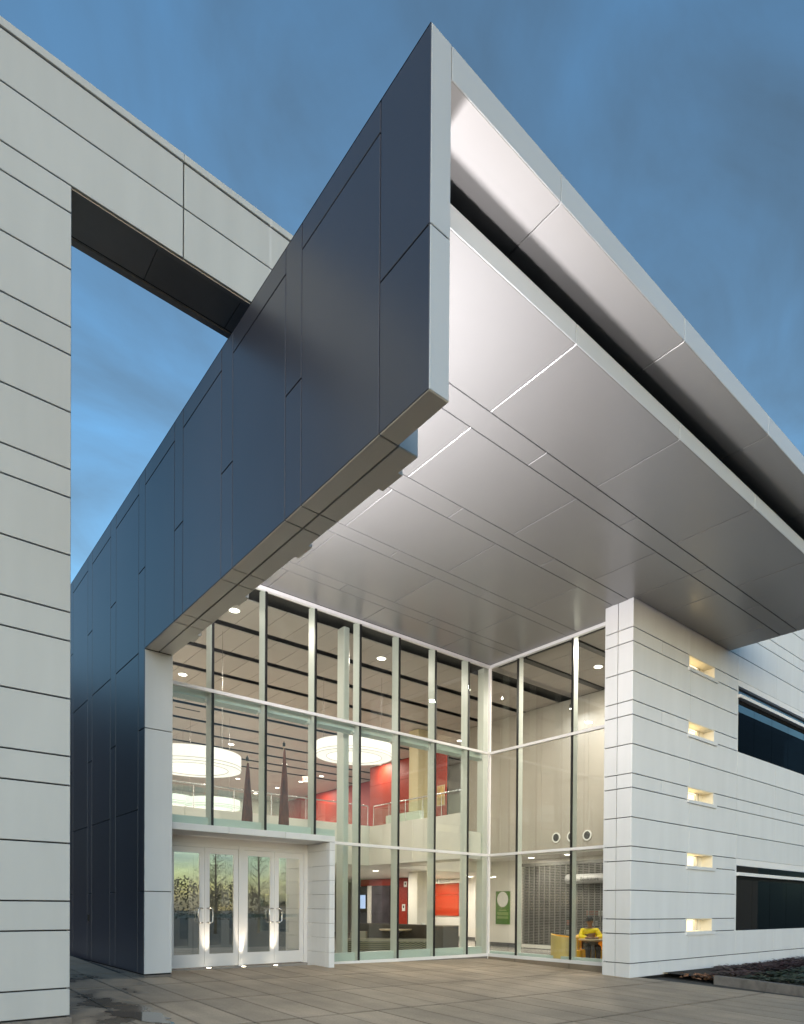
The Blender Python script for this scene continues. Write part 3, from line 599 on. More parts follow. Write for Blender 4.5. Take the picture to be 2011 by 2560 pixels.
structure(MB().box(14.385, 14.399, 4.87, 7.39, ZF, ZF + 0.15).box(16.48, 16.499, 7.42, 14, ZF, ZF + 0.15).build('skirting', M['jointgrey']))
# red panelled feature walls
rw = structure(MB().box(14.13, 14.2, 11.5, 15.2, ZF, 2.34).box(14.13, 14.2, 8.87, 14.45, 3.1, 7.6).box(15.93, 16.0, 14.46, 27, 3.1, 7.6).build('red_wall', M['joint']))
for a, c in ((ZF, 1.95), (1.95, 2.34)): panel('wall_panel', M['red'], rw, 'x-', 14.1, 11.5, 12.72, a, c, gap=0.012)
panel('wall_panel', M['red'], rw, 'x-', 14.1, 12.72, 15.2, 2.02, 2.34, gap=0.012)
for u0, u1 in ((8.87, 10.2), (10.2, 12.2), (12.2, 14.45)):
    for a, c in ((3.1, 4.75), (4.75, 6.7), (6.7, 7.59)): panel('wall_panel', M['red'], rw, 'x-', 14.1, u0, u1, a, c, gap=0.012)
for u0, u1 in ((14.46, 17), (17, 19.5), (19.5, 23), (23, 27)):
    for a, c in ((3.1, 5.3), (5.3, 7.59)): panel('wall_panel', M['red'], rw, 'x-', 15.9, u0, u1, a, c, gap=0.012)
# mezzanine
mz = thing('mezzanine', 'white upper gallery with solid parapet around the lobby void', 'gallery')
m_ = MB(); m_.box(8.26, 9.0, 1.32, 4.2, 2.36, 3.1); m_.box(8.26, 16.5, 6.5, 27.4, 2.36, 3.1); m_.box(8.26, 9.6, 4.2, 6.5, 2.361, 3.099); m_.box(XW + 0.05, 8.26, 5.66, 27.4, 2.362, 3.098)
m_.build('slab', M['inwhite'], mz)
for u0, u1 in ((1.30, 3.4), (3.4, 5.64)): panel('parapet_panel', M['inwhite'], mz, 'x-', 8.2, u0, u1, 2.34, 3.56, th=0.14, gap=0.006)
for u0, u1 in ((XW + 0.05, 2.6), (2.6, 5.3), (5.3, 8.34)): panel('parapet_panel', M['inwhite'], mz, 'y-', 5.64, u0, u1, 2.34, 3.58, th=0.14, gap=0.006)
panel('parapet_end', M['beige'], mz, 'y-', 1.30, 8.2, 8.34, 2.34, 3.56, th=0.02)
def rail(p0, p1, n, label):
    p0, p1 = Vector(p0), Vector(p1); d = (p1 - p0); L_ = d.length; d.normalize()
    t = thing('glass_railing', label, 'railing', 'glass railings of the gallery', p0)
    MB().tube([(0, 0, 0.62), tuple(d * L_ + Vector((0, 0, 0.62)))], 0.02, 8).build('handrail', M['steel'], t, True)
    for k in range(n + 1):
        q = d * (L_ * k / n); MB().tube([tuple(q), (q.x, q.y, 0.60)], 0.011, 6).build('post', M['steel'], t)
    for k in range(n):
        a, c = d * (L_ * k / n + 0.03), d * (L_ * (k + 1) / n - 0.03); nrm = Vector((-d.y, d.x, 0)) * 0.004
        g_ = MB(); pts = [a - nrm, c - nrm, c + nrm, a + nrm]
        g_.v = [(p.x, p.y, 0.02) for p in pts] + [(p.x, p.y, 0.54) for p in pts]; g_.f = [(0, 3, 2, 1), (4, 5, 6, 7), (0, 1, 5, 4), (1, 2, 6, 5), (2, 3, 7, 6), (3, 0, 4, 7)]
        g_.build('pane', M['railglass'], t)
rail((8.27, 1.36, 3.565), (8.27, 5.5, 3.565), 5, 'glass railing on the right parapet of the gallery')
rail((0.7, 5.71, 3.585), (8.2, 5.71, 3.585), 7, 'glass railing along the rear parapet behind the hanging ring lamps')
# columns
def column(x0, x1, y0, y1, z0, z1, m, label):
    t = thing('column', label, 'column', None, ((x0 + x1) / 2, (y0 + y1) / 2, z0))
    a, b_ = (x1 - x0) / 2, (y1 - y0) / 2; h = z1 - z0; c_ = 0.02
    s_ = MB(); n = len(s_.v)
    s_.v = [(x_, y_, z_) for z_ in (0, h) for x_, y_ in ((-a + c_, -b_), (a - c_, -b_), (a, -b_ + c_), (a, b_ - c_), (a - c_, b_), (-a + c_, b_), (-a, b_ - c_), (-a, -b_ + c_))]
    s_.f = [(i, (i + 1) % 8, 8 + (i + 1) % 8, 8 + i) for i in range(8)] + [tuple(range(7, -1, -1)), tuple(range(8, 16))]
    s_.build('shaft', m, t); MB().box(-a - 0.01, a + 0.01, -b_ - 0.01, b_ + 0.01, 0, 0.12).build('plinth', M['jointgrey'], t)
column(4.798, 4.955, 1.61, 1.913, ZF, 7.58, M['mull'], 'slim grey green column close behind the main glass wall')
column(11.5, 12.05, 7.42, 7.98, ZF, 2.35, M['inwhite'], 'cream square column under the gallery beside the red wall')
column(11.5, 12.05, 7.42, 7.98, 3.1, 7.58, mat('column_cream', (0.62, 0.52, 0.31), 0.5), 'cream yellow column standing on the upper gallery')

# ------------------------------------------------------------------ lamps
def ring_lamp(c, R, label, e):
    t = thing('ring_lamp', label, 'lamp', 'large white drum ring lamps', c)
    h, r = 0.36 * R / 1.1, 0.72 * R; n = 48
    s_ = MB()
    prof = [(R, -h / 2), (R, h / 2), (r, h / 2), (r, -h / 2)]
    for a_, z_ in prof:
        for k in range(n): s_.v.append((a_ * math.cos(2 * math.pi * k / n), a_ * math.sin(2 * math.pi * k / n), z_))
    for j in range(4):
        for k in range(n): s_.f.append((j * n + k, ((j + 1) % 4) * n + k, ((j + 1) % 4) * n + (k + 1) % n, j * n + (k + 1) % n)[::-1])
    s_.build('shade', M['ring'], t)
    for rr, zz in ((R + 0.004, -h * 0.30), (R - 0.002, -h / 2 - 0.002), (r + 0.002, -h / 2 - 0.003)):
        MB().tube([(rr * math.cos(2 * math.pi * k / n), rr * math.sin(2 * math.pi * k / n), zz) for k in range(n + 1)], 0.007, 5).build('seam', M['ringseam'], t)
    for k in range(3):
        a_ = 2 * math.pi * k / 3 + 0.9; x_, y_ = (R + r) / 2 * math.cos(a_), (R + r) / 2 * math.sin(a_)
        MB().tube([(x_, y_, h / 2), (x_, y_, 7.6 - c[2])], 0.006, 5).build('cable', M['steel'], t)
ring_lamp((2.517, 4.791, 4.578), 1.1, 'large glowing ring lamp hanging lowest, nearest the left doors', 60)
ring_lamp((7.12, 4.813, 5.601), 1.1, 'large glowing ring lamp hanging higher, in front of the red wall', 60)
ring_lamp((5.655, 11.673, 4.64), 0.9, 'smaller ring lamp at the back, half hidden by the parapet', 30)
ring_lamp((4.933, 14.19, 4.98), 0.9, 'farthest ring lamp, cut by the white end panel at left', 30)
DL = [(4.144, 9.42, 'recessed downlight above the nearest ring lamp'), (6.375, 9.561, 'recessed downlight between two ceiling slots mid lobby'), (10.713, 21.5, None), (10.792, 16.51, None), (13.44, 19.94, None), (13.37, 22.5, None), (13.3, 25.1, None), (13.47, 17.86, None), (13.78, 7.71, None), (13.65, 13.2, None), (11.2, -0.87, 'bright round downlight in the ceiling near the white pier', 240), (15.0, 21.5, None), (9.75, -2.55, 'added fill light high above the yellow lounge chairs by the side glass', 230)]  # last entry is an unseen lamp added to light the seated person
def lamp(o, size, e, col_=(1.0, 0.90, 0.785), z=-0.03):
    e = e * 0.36
    d = bpy.data.lights.new('lamp', 'AREA'); d.shape = 'DISK'; d.size = size; d.energy = e; d.color = col_
    q = bpy.data.objects.new('lamp', d); link(q, o); q.location = (0, 0, z)
def downlight(x, y, z, label, e, size=0.3):
    t = thing('downlight', label or 'small round downlight in the far lobby ceiling', 'light', 'recessed downlights', (x, y, z))
    MB().cyl((0, 0), 0.13, -0.010, 0.0, 16).build('trim_ring', M['paper'], t); MB().cyl((0, 0), 0.105, -0.016, -0.0102, 16).build('lens', M['lit'], t)
    lamp(t, size, e)
for x, y, lb, *e_ in DL: downlight(x, y, ZC - 0.001, lb, e_[0] if e_ else 95)
for x, y in ((2.6, 2.6), (6.6, 2.7), (3.2, 7.6), (9.9, 3.0), (8.9, 10.6), (2.5, 15.0), (7.5, 14.6), (3.5, 22)): downlight(x, y, ZC - 0.001, 'added fill light hidden among the lobby ceiling panels', 110)  # extra unseen lamps, added to brighten the lobby
for x, y in ((10.2, 8.2), (12.9, 9.6), (15.2, 11.6), (12.6, 13.2), (5.0, 8.0), (2.0, 8.0), (7.0, 14), (15.4, 8.8)): downlight(x, y, 2.359, 'added fill light in the low ceiling under the gallery', 90)  # unseen lamps added to brighten the floor below the gallery
for x, y in ((13.35, 1.88), (13.3, -2.4), (13.6, 3.7)): downlight(x, y, 2.799, 'round downlight in the soffit before the bookstore shutter', 40)
for y in (-1.0, 0.35): 
    t = thing('track_spotlight', 'small cool track spotlight by the right upper wall', 'light', 'track spotlights', (12.3, y + 0.6, 7.2))
    MB().tube([(0, 0, 0.36), (0, 0, 0.0)], 0.012, 6).build('stem', M['black'], t); MB().cyl((0, 0), 0.05, -0.12, 0.0, 12).build('head', M['black'], t); MB().cyl((0, 0), 0.044, -0.125, -0.1205, 12).build('lens', M['lit'], t)
    lamp(t, 0.12, 18, (0.92, 0.94, 1.0), -0.14)

# ------------------------------------------------------------------ lobby fittings
for i, (y, lb) in enumerate(((1.944, 'left'), (1.33, 'middle'), (0.713, 'right'))):
    t = thing('wall_vent', ('round white air vent on the beige wall, left of three', 'round white air vent half hidden by the black mullion', 'round white air vent on the beige wall, nearest the white pier')[i], 'vent', 'round vents on the beige wall', (12.85, y, 3.30 - 0.008 * i))
    n = 24; s_ = MB()
    for rr, xx in ((0.165, 0.0), (0.165, -0.03), (0.125, -0.03), (0.125, 0.0)):
        for k in range(n): s_.v.append((xx, rr * math.cos(2 * math.pi * k / n), rr * math.sin(2 * math.pi * k / n)))
    for j in range(3):
        for k in range(n): s_.f.append((j * n + k, j * n + (k + 1) % n, (j + 1) * n + (k + 1) % n, (j + 1) * n + k))
    s_.build('rim', M['paper'], t); MB().cyl((0, 0), 0.124, -0.012, -0.004, 24, axis='x').build('throat', M['black'], t)
    for k in range(-2, 3):
        w_ = math.sqrt(0.12 ** 2 - (k * 0.045) ** 2); MB().box(-0.022, -0.013, -w_, w_, k * 0.045 - 0.009, k * 0.045 + 0.009).build('louvre', M['jointgrey'], t)
for x, y in VEST: downlight(x, y, 2.399, 'added fill light in the draught lobby ceiling behind the doors', 13)  # unseen lamps added to brighten the vestibule
# bookstore shutter
sh = thing('roller_shutter', 'closed grille shutter across the bookstore front', 'shutter', None, (14.38, 0, ZF))
s_ = MB(); z = 0.16
while z < 3.05: s_.box(-0.012, 0.012, -3.2, 4.84, z, z + 0.024); z += 0.056
stuff(s_.build('slat', M['shutter'], sh))
s_ = MB(); y = -3.1
while y < 4.84: s_.box(-0.02, 0.016, y, y + 0.026, 0.05, 3.06); y += 0.245
stuff(s_.build('link_rod', M['shutter'], sh))
MB().box(-0.03, 0.03, -3.2, 4.85, 0.02, 0.15).build('bottom_rail', M['inwhite'], sh)
MB().box(-0.06, 0.02, -3.2, 4.85, 2.98, 3.08).build('housing', M['shutter'], sh)
sr = MB(); sr.box(16.3, 16.35, -3.2, 7.2, ZF, 2.8); sr.box(14.5, 16.3, -3.2, 7.2, 2.75, 2.8); structure(sr.build('shop_back_wall', M['storedark']))
random.seed(5)
for k in range(9):
    y = -2.6 + k * 0.75; t = thing('shop_shelf', 'dim shelf of goods behind the bookstore grille', 'shelf', 'shelves inside the bookstore', (15.6 + 0.3 * (k % 2), y, ZF))
    MB().box(-0.2, 0.2, -0.3, 0.3, 0, random.uniform(1.0, 1.9)).build('rack', M['storedark'], t)
    for q in range(3): z_ = 0.5 + 0.35 * q; MB().box(-0.24, -0.2, -0.25, 0.25 - 0.1 * (q % 2), z_, z_ + 0.2).build('goods', (M['storered'], M['slate'], M['paper'])[(k + q) % 3], t)
sg = thing('bookstore_sign', 'curved silver Bookstore sign projecting above the shutter', 'sign', None, (14.2, 1.75, 2.035))
s_ = MB(); n = 8; prof = [(-0.16 * math.sin(math.pi * k / n), 0.165 * math.cos(math.pi * k / n)) for k in range(n + 1)]
for yy in (-1.6, 0.82):
    for a_, z_ in prof: s_.v.append((a_, yy, z_))
for k in range(n): s_.f.append((k, k + 1, n + 2 + k, n + 1 + k))
s_.f += [tuple(range(n + 1)), tuple(range(2 * n + 1, n, -1))]
s_.build('body', mat('sign_silver', (0.34, 0.335, 0.33), 0.55, 0.1), sg); text('lettering', 'Bookstore', 0.175, M['print'], sg, (-0.163, 0.16, -0.07), R_NX)
# two furled banners on poles, standing on the draught lobby roof
M['banner'] = mat('banner_cloth', (0.16, 0.055, 0.035), 0.7, noise=0.35, nscale=6, stretch=(3, 3, 0.6))
for (x_, zt_, lb) in ((2.56, 4.25, 'dark red furled banner on a pole, the shorter of two behind the glass'), (3.40, 4.70, 'dark red furled banner on a pole, the taller of two behind the glass')):
    t = thing('furled_banner', lb, 'banner', 'furled banners over the entrance', (x_, 1.8, 2.501)); h_ = zt_ - 2.501
    MB().cyl((0, 0), 0.14, 0, 0.03, 20).build('stand', M['black'], t); MB().tube([(0, 0, 0.03), (0, 0, h_ - 0.1)], 0.012, 8).build('pole', M['woodtable'], t)
    MB().cyl((0, 0), 0.03, h_ - 0.12, h_ - 0.05, 10, 0.03).cyl((0, 0), 0.02, h_ - 0.05, h_, 10, 0.002).build('finial', M['black'], t)
    s_ = MB(); n = 18; lv = [(0.12, 0.115), (h_ * 0.3, 0.10), (h_ * 0.6, 0.062), (h_ * 0.8, 0.036), (h_ - 0.16, 0.018)]
    for zz_, rr_ in lv:
        for q in range(n): a_ = 2 * math.pi * q / n; r_ = rr_ * (1 + 0.16 * math.sin(5 * a_ + zz_ * 2)); s_.v.append((0.012 + r_ * math.cos(a_), r_ * math.sin(a_), zz_))
    for k in range(len(lv) - 1):
        for q in range(n): s_.f.append((k * n + q, k * n + (q + 1) % n, (k + 1) * n + (q + 1) % n, (k + 1) * n + q))
    s_.f += [tuple(range(n - 1, -1, -1)), tuple((len(lv) - 1) * n + q for q in range(n))]
    s_.build('cloth', M['banner'], t, True)
# green notice board with its white disc
nb = thing('notice_board', 'green upright board with a white disc on the cream wall', 'sign', None, (14.395, 5.845, 1.05))
MB().box(-0.03, 0.0, -0.372, 0.372, -0.625, 0.625).build('board', M['green'], nb)
MB().cyl((0, 0.315), 0.29, -0.036, -0.031, 32, axis='x').build('disc', M['paper'], nb)
MB().box(-0.033, -0.0305, -0.2, 0.2, -0.115, -0.085).build('heading', M['greenprint'], nb)
stuff(MB().box(-0.033, -0.0305, -0.3, 0.3, -0.19, -0.17).box(-0.033, -0.0305, -0.3, 0.28, -0.22, -0.2).box(-0.033, -0.0305, -0.3, 0.3, -0.25, -0.23).box(-0.033, -0.0305, -0.3, 0.25, -0.28, -0.26).box(-0.033, -0.0305, -0.28, 0.3, -0.35, -0.33).box(-0.033, -0.0305, -0.3, 0.27, -0.38, -0.36).box(-0.033, -0.0305, -0.3, 0.3, -0.41, -0.39).build('small_print', M['greenprint'], nb))
# orange board and overhead direction sign
ob = thing('orange_board', 'large plain orange red wall board below the gallery', 'board', None, (16.5, 0, 0))
for a, c in ((0.65, 1.62), (1.62, 2.35)): panel('board_panel', M['orange'], ob, 'x-', -0.05, 10.74, 13.0, a, c, gap=0.012)
ds = thing('direction_sign', 'cream hanging direction sign with an arrow before the orange board', 'sign', None, (16.2, 11.2, 2.3))
MB().box(-0.03, 0.03, -0.85, 0.85, -0.15, 0.055).build('plate', M['inwhite'], ds)
text('lettering', 'Educational Advantage Support\nClassrooms 114-130', 0.085, M['print'], ds, (-0.034, 0.56, -0.02), R_NX)
ar = MB(); ar.v = [(-0.034, 0.72, 0.04), (-0.034, 0.78, -0.03), (-0.034, 0.735, -0.03), (-0.034, 0.735, -0.12), (-0.034, 0.705, -0.12), (-0.034, 0.705, -0.03), (-0.034, 0.66, -0.03)]; ar.f = [(0, 1, 6), (2, 3, 4, 5)]; ar.build('arrow', M['print'], ds)
# dark mural wall, screen, notices
mu = thing('mural_panel', 'dark mural panel wall with a cream edge post in the lobby', 'panel', None, (13.98, 0, 0))
for u0, u1, mm in ((12.74, 14.18, 'mural'), (14.46, 15.2, 'slate')):
    for a, c in ((ZF, 0.25), (0.25, 0.78), (0.78, 1.73), (1.73, 2.0)): panel('mural_tile', M[mm], mu, 'x-', 0.06 if mm == 'mural' else 0.075, u0, u1, a, c, gap=0.008)
MB().box(0.0, 0.1, 14.19, 14.44, ZF, 2.03).build('edge_post', M['inwhite'], mu)
sc = thing('wall_screen', 'upright blue lit display screen on the slate panel', 'screen', None, (13.93, 14.72, 1.28))
MB().box(-0.02, 0.05, -0.26, 0.26, -0.35, 0.35).build('frame', M['black'], sc); MB().box(-0.026, -0.021, -0.235, 0.235, -0.32, 0.32).build('display', M['screen'], sc)
for nm, y, z, hh, lb in (('wall_notice', 11.72, 1.02, 0.15, 'small white notice on the lower red wall'), ('wall_notice', 11.6, 2.05, 0.12, 'small grey notice high on the lower red wall')):
    t = thing(nm, lb, 'notice', None, (14.09, y, z)); MB().box(-0.012, 0, -0.11, 0.11, -hh, hh).build('sheet', M['paper'], t)
    MB().box(-0.014, -0.0125, -0.05, 0.05, -0.02, hh * 0.6).build('print', M['print'], t)
for nm, c_, lb in (('exit_sign', (12.649, 11.719, 7.2), 'lit EXIT sign hanging by the red upper wall'), ('exit_sign', (9.362, 11.774, 6.05), 'lit EXIT sign hanging in the middle of the lobby')):
    t = thing(nm, lb, 'sign', 'hanging exit signs', c_, math.radians(-40))
    MB().box(-0.17, 0.17, -0.02, 0.02, -0.12, 0.10).build('case', M['exit'], t); MB().tube([(0, 0, 0.1), (0, 0, 7.6 - c_[2])], 0.01, 6).build('stem', M['steel'], t)
    text('lettering', 'EXIT', 0.17, M['exitred'], t, (0, -0.024, -0.07), R_NY, 'CENTER')
ap = thing('framed_print', 'small framed abstract print on the red gallery wall', 'picture', None, (14.09, 9.2, 5.66))
MB().box(-0.03, 0, -0.24, 0.24, -0.42, 0.42).build('frame', M['woodtable'], ap); MB().box(-0.034, -0.0305, -0.2, 0.2, -0.38, 0.38).build('sheet', mat('abstract_print', (0.55, 0.35, 0.12), 0.6, noise=0.6, nscale=5), ap)
# sofas, tables, chairs
ANG = math.atan2(_r.y, _r.x)
sf = thing('curved_sofa', 'brown backed sofa with woven patterned base behind the glass', 'sofa', None, (7.42, 3.19, ZF), ANG)
MB().box(-1.25, 0.98, -0.36, 0.36, 0.03, 0.52).build('base', M['weave'], sf)
s_ = MB(); s_.box(-1.24, 0.97, -0.34, 0.34, 0.521, 0.585); s_.build('seat', M['seat'], sf)
s_ = MB(); n = 14
for k in range(n + 1):
    x_ = -1.25 + 2.2 * k / n; y_ = 0.62 - 0.55 * ((k / n - 0.35) * 1.35) ** 2; zt_ = 1.0 - 0.03 * k / n
    s_.v += [(x_, y_, 0.03), (x_, y_, zt_ - 0.03), (x_, y_ + 0.03, zt_), (x_, y_ + 0.10, zt_), (x_, y_ + 0.13, zt_ - 0.03), (x_, y_ + 0.13, 0.03)]
for k in range(n):
    for j in range(5): s_.f.append((k * 6 + j, k * 6 + j + 1, k * 6 + 7 + j, k * 6 + 6 + j)[::-1])
s_.f += [tuple(range(6)), tuple(range(n * 6 + 5, n * 6 - 1, -1))]
s_.build('backrest', M['brown'], sf); MB().box(0.955, 1.0, -0.2, 0.5, 0.52, 0.98).build('armrest', M['brown'], sf)
MB().box(-1.2, -0.78, -0.1, 0.25, 0.586, 0.78).build('cushion', M['seat'], sf)
def round_table(loc, r, h, label, m):
    t = thing('round_table', label, 'table', None, loc)
    MB().cyl((0, 0), r - 0.04, h - 0.045, h - 0.02, 32, r).cyl((0, 0), r, h - 0.02, h, 32).build('tabletop', m, t)
    MB().cyl((0, 0), 0.05, 0.03, h - 0.15, 16).cyl((0, 0), 0.05, h - 0.15, h - 0.046, 16, r * 0.5).build('pedestal', M['jointgrey'], t); MB().cyl((0, 0), 0.28, 0, 0.03, 24).build('foot', M['jointgrey'], t)
    return t
round_table((7.62, 3.40, ZF), 0.46, 0.845, 'round pale wood table standing in the curve of the brown sofa', M['woodtable'])
cb = thing('condiment_box', 'small dark box with white cards on the far ledge by the brown sofa', 'box', None, (9.4, 4.42, 0.40))
MB().box(-0.1, 0.1, -0.1, 0.1, -0.82, 0.06).build('stand', M['black'], cb); MB().box(-0.06, 0.06, -0.05, 0.05, 0.06, 0.16).build('cards', M['paper'], cb)
def lounge(loc, rz, label):
    t = thing('lounge_chair', label, 'armchair', 'yellow lounge chairs', loc, rz); n = 20
    def arc(r0, r1, z0, z1, nm, m):
        s_ = MB()
        for k in range(n + 1):
            a_ = math.radians(-125 + 250 * k / n); dz = 0.10 * (1 - abs(k / n - 0.5) * 2)
            for rr, z_ in ((r0, z0), (r0, z1 - 0.08 + dz), (r1, z1 - 0.08 + dz), (r1, z0)): s_.v.append((-rr * math.cos(a_), rr * math.sin(a_), z_))
        for k in range(n):
            for j in range(4): s_.f.append((k * 4 + j, k * 4 + (j + 1) % 4, (k + 1) * 4 + (j + 1) % 4, (k + 1) * 4 + j))
        s_.f += [(3, 2, 1, 0), (n * 4, n * 4 + 1, n * 4 + 2, n * 4 + 3)]
        s_.build(nm, m, t, False)
    arc(0.40, 0.425, 0.06, 0.82, 'shell', M['shellbeige']); arc(0.34, 0.398, 0.36, 0.81, 'inner_back', M['yellow'])
    MB().cyl((0.02, 0), 0.338, 0.12, 0.43, 24).build('seat', M['yellow'], t)
TBL = (9.80, -1.85, ZF)
lounge((9.42, -1.36, ZF), math.radians(-55), 'yellow lounge chair seen from its tan back, left of the table')
lounge((10.32, -1.42, ZF), math.radians(215), 'yellow lounge chair in which the person in yellow sits')
lounge((10.12, -2.28, ZF), math.radians(130), 'yellow lounge chair at the right of the table by the pier')
tb = round_table(TBL, 0.36, 0.715, 'round wooden table in front of the person in yellow', M['woodtable'])
lp = thing('dark_tray', 'thin dark tray lying on the table of the person in yellow', 'tray', None, (TBL[0] + 0.03, TBL[1] + 0.06, ZF + 0.716), ANG)
MB().box(-0.15, 0.15, -0.10, 0.10, 0, 0.012).build('slab', M['black'], lp)
# person seated behind the table
pr = thing('person', 'person in a bright yellow jacket and black cap seated at the table', 'person', None, (10.20, -1.45, ZF), ANG)
def skin_body(name, joints, edges, m, parent, levels=2):
    me = bpy.data.meshes.new(name); me.from_pydata([j[0] for j in joints], edges, []); me.materials.append(m)
    o = bpy.data.objects.new(name, me); link(o, parent)
    sk = o.modifiers.new('skin', 'SKIN'); sk.use_smooth_shade = True
    lay = me.skin_vertices[0] if len(me.skin_vertices) else None
    if lay is None:
        bm = bmesh.new(); bm.from_mesh(me); bm.verts.layers.skin.verify(); bm.to_mesh(me); bm.free(); lay = me.skin_vertices[0]
    for i, (p, r) in enumerate(joints): lay.data[i].radius = (r, r) if not isinstance(r, tuple) else r; lay.data[i].use_root = (i == 0)
    o.modifiers.new('sub', 'SUBSURF').levels = levels; o.modifiers['sub'].render_levels = levels
    return o
# local frame: x = right in picture, y = away from camera
def hand_chain(w, d, up):
    js, es = [], []
    w, d, up = Vector(w), Vector(d).normalized(), Vector(up).normalized(); s = d.cross(up)
    js.append((tuple(w), 0.024)); js.append((tuple(w + d * 0.05), (0.016, 0.034))); es.append((0, 1))
    for k, (o_, L_) in enumerate(((-0.030, 0.070), (-0.010, 0.080), (0.010, 0.076), (0.030, 0.060))):
        b = len(js); js.append((tuple(w + d * 0.085 + s * o_), 0.009)); js.append((tuple(w + d * (0.085 + L_ * 0.6) + s * o_ * 1.1 - up * 0.004), 0.0085)); js.append((tuple(w + d * (0.085 + L_) + s * o_ * 1.1 - up * 0.025), 0.0075)); es += [(1, b), (b, b + 1), (b + 1, b + 2)]
    b = len(js); js.append((tuple(w + d * 0.045 - s * 0.04), 0.011)); js.append((tuple(w + d * 0.085 - s * 0.055 - up * 0.01), 0.009)); es += [(0, b), (b, b + 1)]
    return js, es
J_ = [((0, 0.02, 0.50), 0.135), ((0, 0.03, 0.66), 0.125), ((-0.01, 0.03, 0.82), 0.145), ((-0.01, 0.02, 0.93), (0.12, 0.10)), ((-0.01, 0.01, 1.00), 0.05), ((-0.015, -0.005, 1.07), 0.058), ((-0.02, -0.01, 1.14), 0.092), ((-0.02, -0.005, 1.20), 0.080)]
E_ = [(i, i + 1) for i in range(7)]
def limb(chain, root):
    b = len(J_); 
    for k, (p, r) in enumerate(chain): J_.append((p, r)); E_.append((root if k == 0 else b + k - 1, b + k))
    return len(J_) - 1
for sx, hand in ((-1, (-0.12, -0.34, 0.735)), (1, (0.10, -0.34, 0.735))):
    e = limb([((sx * 0.17 - 0.01, 0.02, 0.90), 0.068), ((sx * 0.25, -0.08, 0.72), 0.050), (hand, 0.032)], 3)
    hj, he = hand_chain(hand, (-sx * 0.4, -0.6, 0), (0, 0, 1)); b = len(J_) - 1
    for k, (p, r) in enumerate(hj[1:]): J_.append((p, r))
    for p, q in he: E_.append((b if p == 0 else b + p, b + q))
    limb([((sx * 0.10, -0.05, 0.49), 0.095), ((sx * 0.13, -0.43, 0.50), 0.065), ((sx * 0.13, -0.45, 0.10), 0.042), ((sx * 0.13, -0.58, 0.035), (0.04, 0.03))], 0)
skin_body('body', J_, E_, M['skin'], pr)
JK = [((0, 0.03, 0.56), 0.165), ((0, 0.035, 0.70), 0.155), ((-0.01, 0.035, 0.83), 0.172), ((-0.01, 0.025, 0.94), (0.14, 0.11))]; EK = [(0, 1), (1, 2), (2, 3)]
for sx, hand in ((-1, (-0.14, -0.29, 0.74)), (1, (0.12, -0.29, 0.74))):
    b = len(JK); JK += [((sx * 0.17 - 0.01, 0.02, 0.90), 0.088), ((sx * 0.26, -0.08, 0.73), 0.072), (hand, 0.052)]; EK += [(3, b), (b, b + 1), (b + 1, b + 2)]
skin_body('jacket', JK, EK, M['jacket'], pr)
JT = [((0, 0.02, 0.50), 0.15)]; ET = []
for sx in (-1, 1):
    b = len(JT); JT += [((sx * 0.10, -0.05, 0.49), 0.108), ((sx * 0.13, -0.43, 0.505), 0.078), ((sx * 0.13, -0.455, 0.14), 0.06)]; ET += [(0, b), (b, b + 1), (b + 1, b + 2)]
skin_body('trousers', JT, ET, M['trouser'], pr)
s_ = MB(); n = 16
for k, (zz, rr) in enumerate(((1.155, 0.098), (1.19, 0.102), (1.23, 0.092), (1.26, 0.065), (1.275, 0.02))):
    for q in range(n): s_.v.append((-0.02 + rr * 0.9 * math.cos(2 * math.pi * q / n), -0.005 + rr * 1.08 * math.sin(2 * math.pi * q / n), zz))
for k in range(4):
    for q in range(n): s_.f.append((k * n + q, k * n + (q + 1) % n, (k + 1) * n + (q + 1) % n, (k + 1) * n + q))
s_.f.append(tuple(4 * n + q for q in range(n))); s_.f.append(tuple(range(n - 1, -1, -1)))
s_.build('cap', M['cap'], pr, True)
s_ = MB(); s_.v = [(-0.09, -0.05, 1.165), (-0.19, -0.09, 1.150), (-0.16, -0.16, 1.145), (-0.08, -0.17, 1.150), (0.0, -0.10, 1.165), (-0.09, -0.05, 1.178), (-0.19, -0.09, 1.158), (-0.16, -0.16, 1.153), (-0.08, -0.17, 1.158), (0.0, -0.10, 1.178)]
s_.f = [(4, 3, 2, 1, 0), (5, 6, 7, 8, 9)] + [(i, (i + 1) % 5, 5 + (i + 1) % 5, 5 + i) for i in range(5)]; s_.build('cap_brim', M['cap'], pr)
s_ = MB(); s_.box(-0.055, -0.035, -0.105, -0.085, 1.085, 1.12); s_.build('nose', M['skin'], pr)
for sx in (-1, 1): MB().cyl((-0.045 + sx * 0.03, 1.135), 0.008, -0.105, -0.094, 8, axis='y').build('eye', M['cap'], pr)
MB().box(-0.065, -0.025, -0.094, -0.088, 1.062, 1.070).build('mouth', M['print'], pr)
for sx in (-1, 1): MB().box(-0.02 + sx * 0.088 - 0.008, -0.02 + sx * 0.088 + 0.008, -0.015, 0.02, 1.10, 1.15).build('ear', M['skin'], pr)
gs = thing('gallery_sofa', 'pale sage sofa on the gallery behind the glass railing', 'sofa', None, (9.05, 5.3, 3.1), math.radians(90))
MB().box(-0.9, 0.9, -0.35, 0.35, 0.14, 0.45).build('seat', M['sagesofa'], gs); MB().box(-0.9, 0.9, -0.36, -0.18, 0.451, 0.95).build('backrest', M['inwhite'], gs)
for x_ in (-0.8, 0.8): 
    for y_ in (-0.28, 0.28): MB().cyl((x_, y_), 0.025, 0, 0.14, 8).build('leg', M['steel'], gs)
ws = thing('waste_bin', 'grey bin cabinet near the glass corner under the gallery', 'bin', None, (9.35, 3.3, ZF))
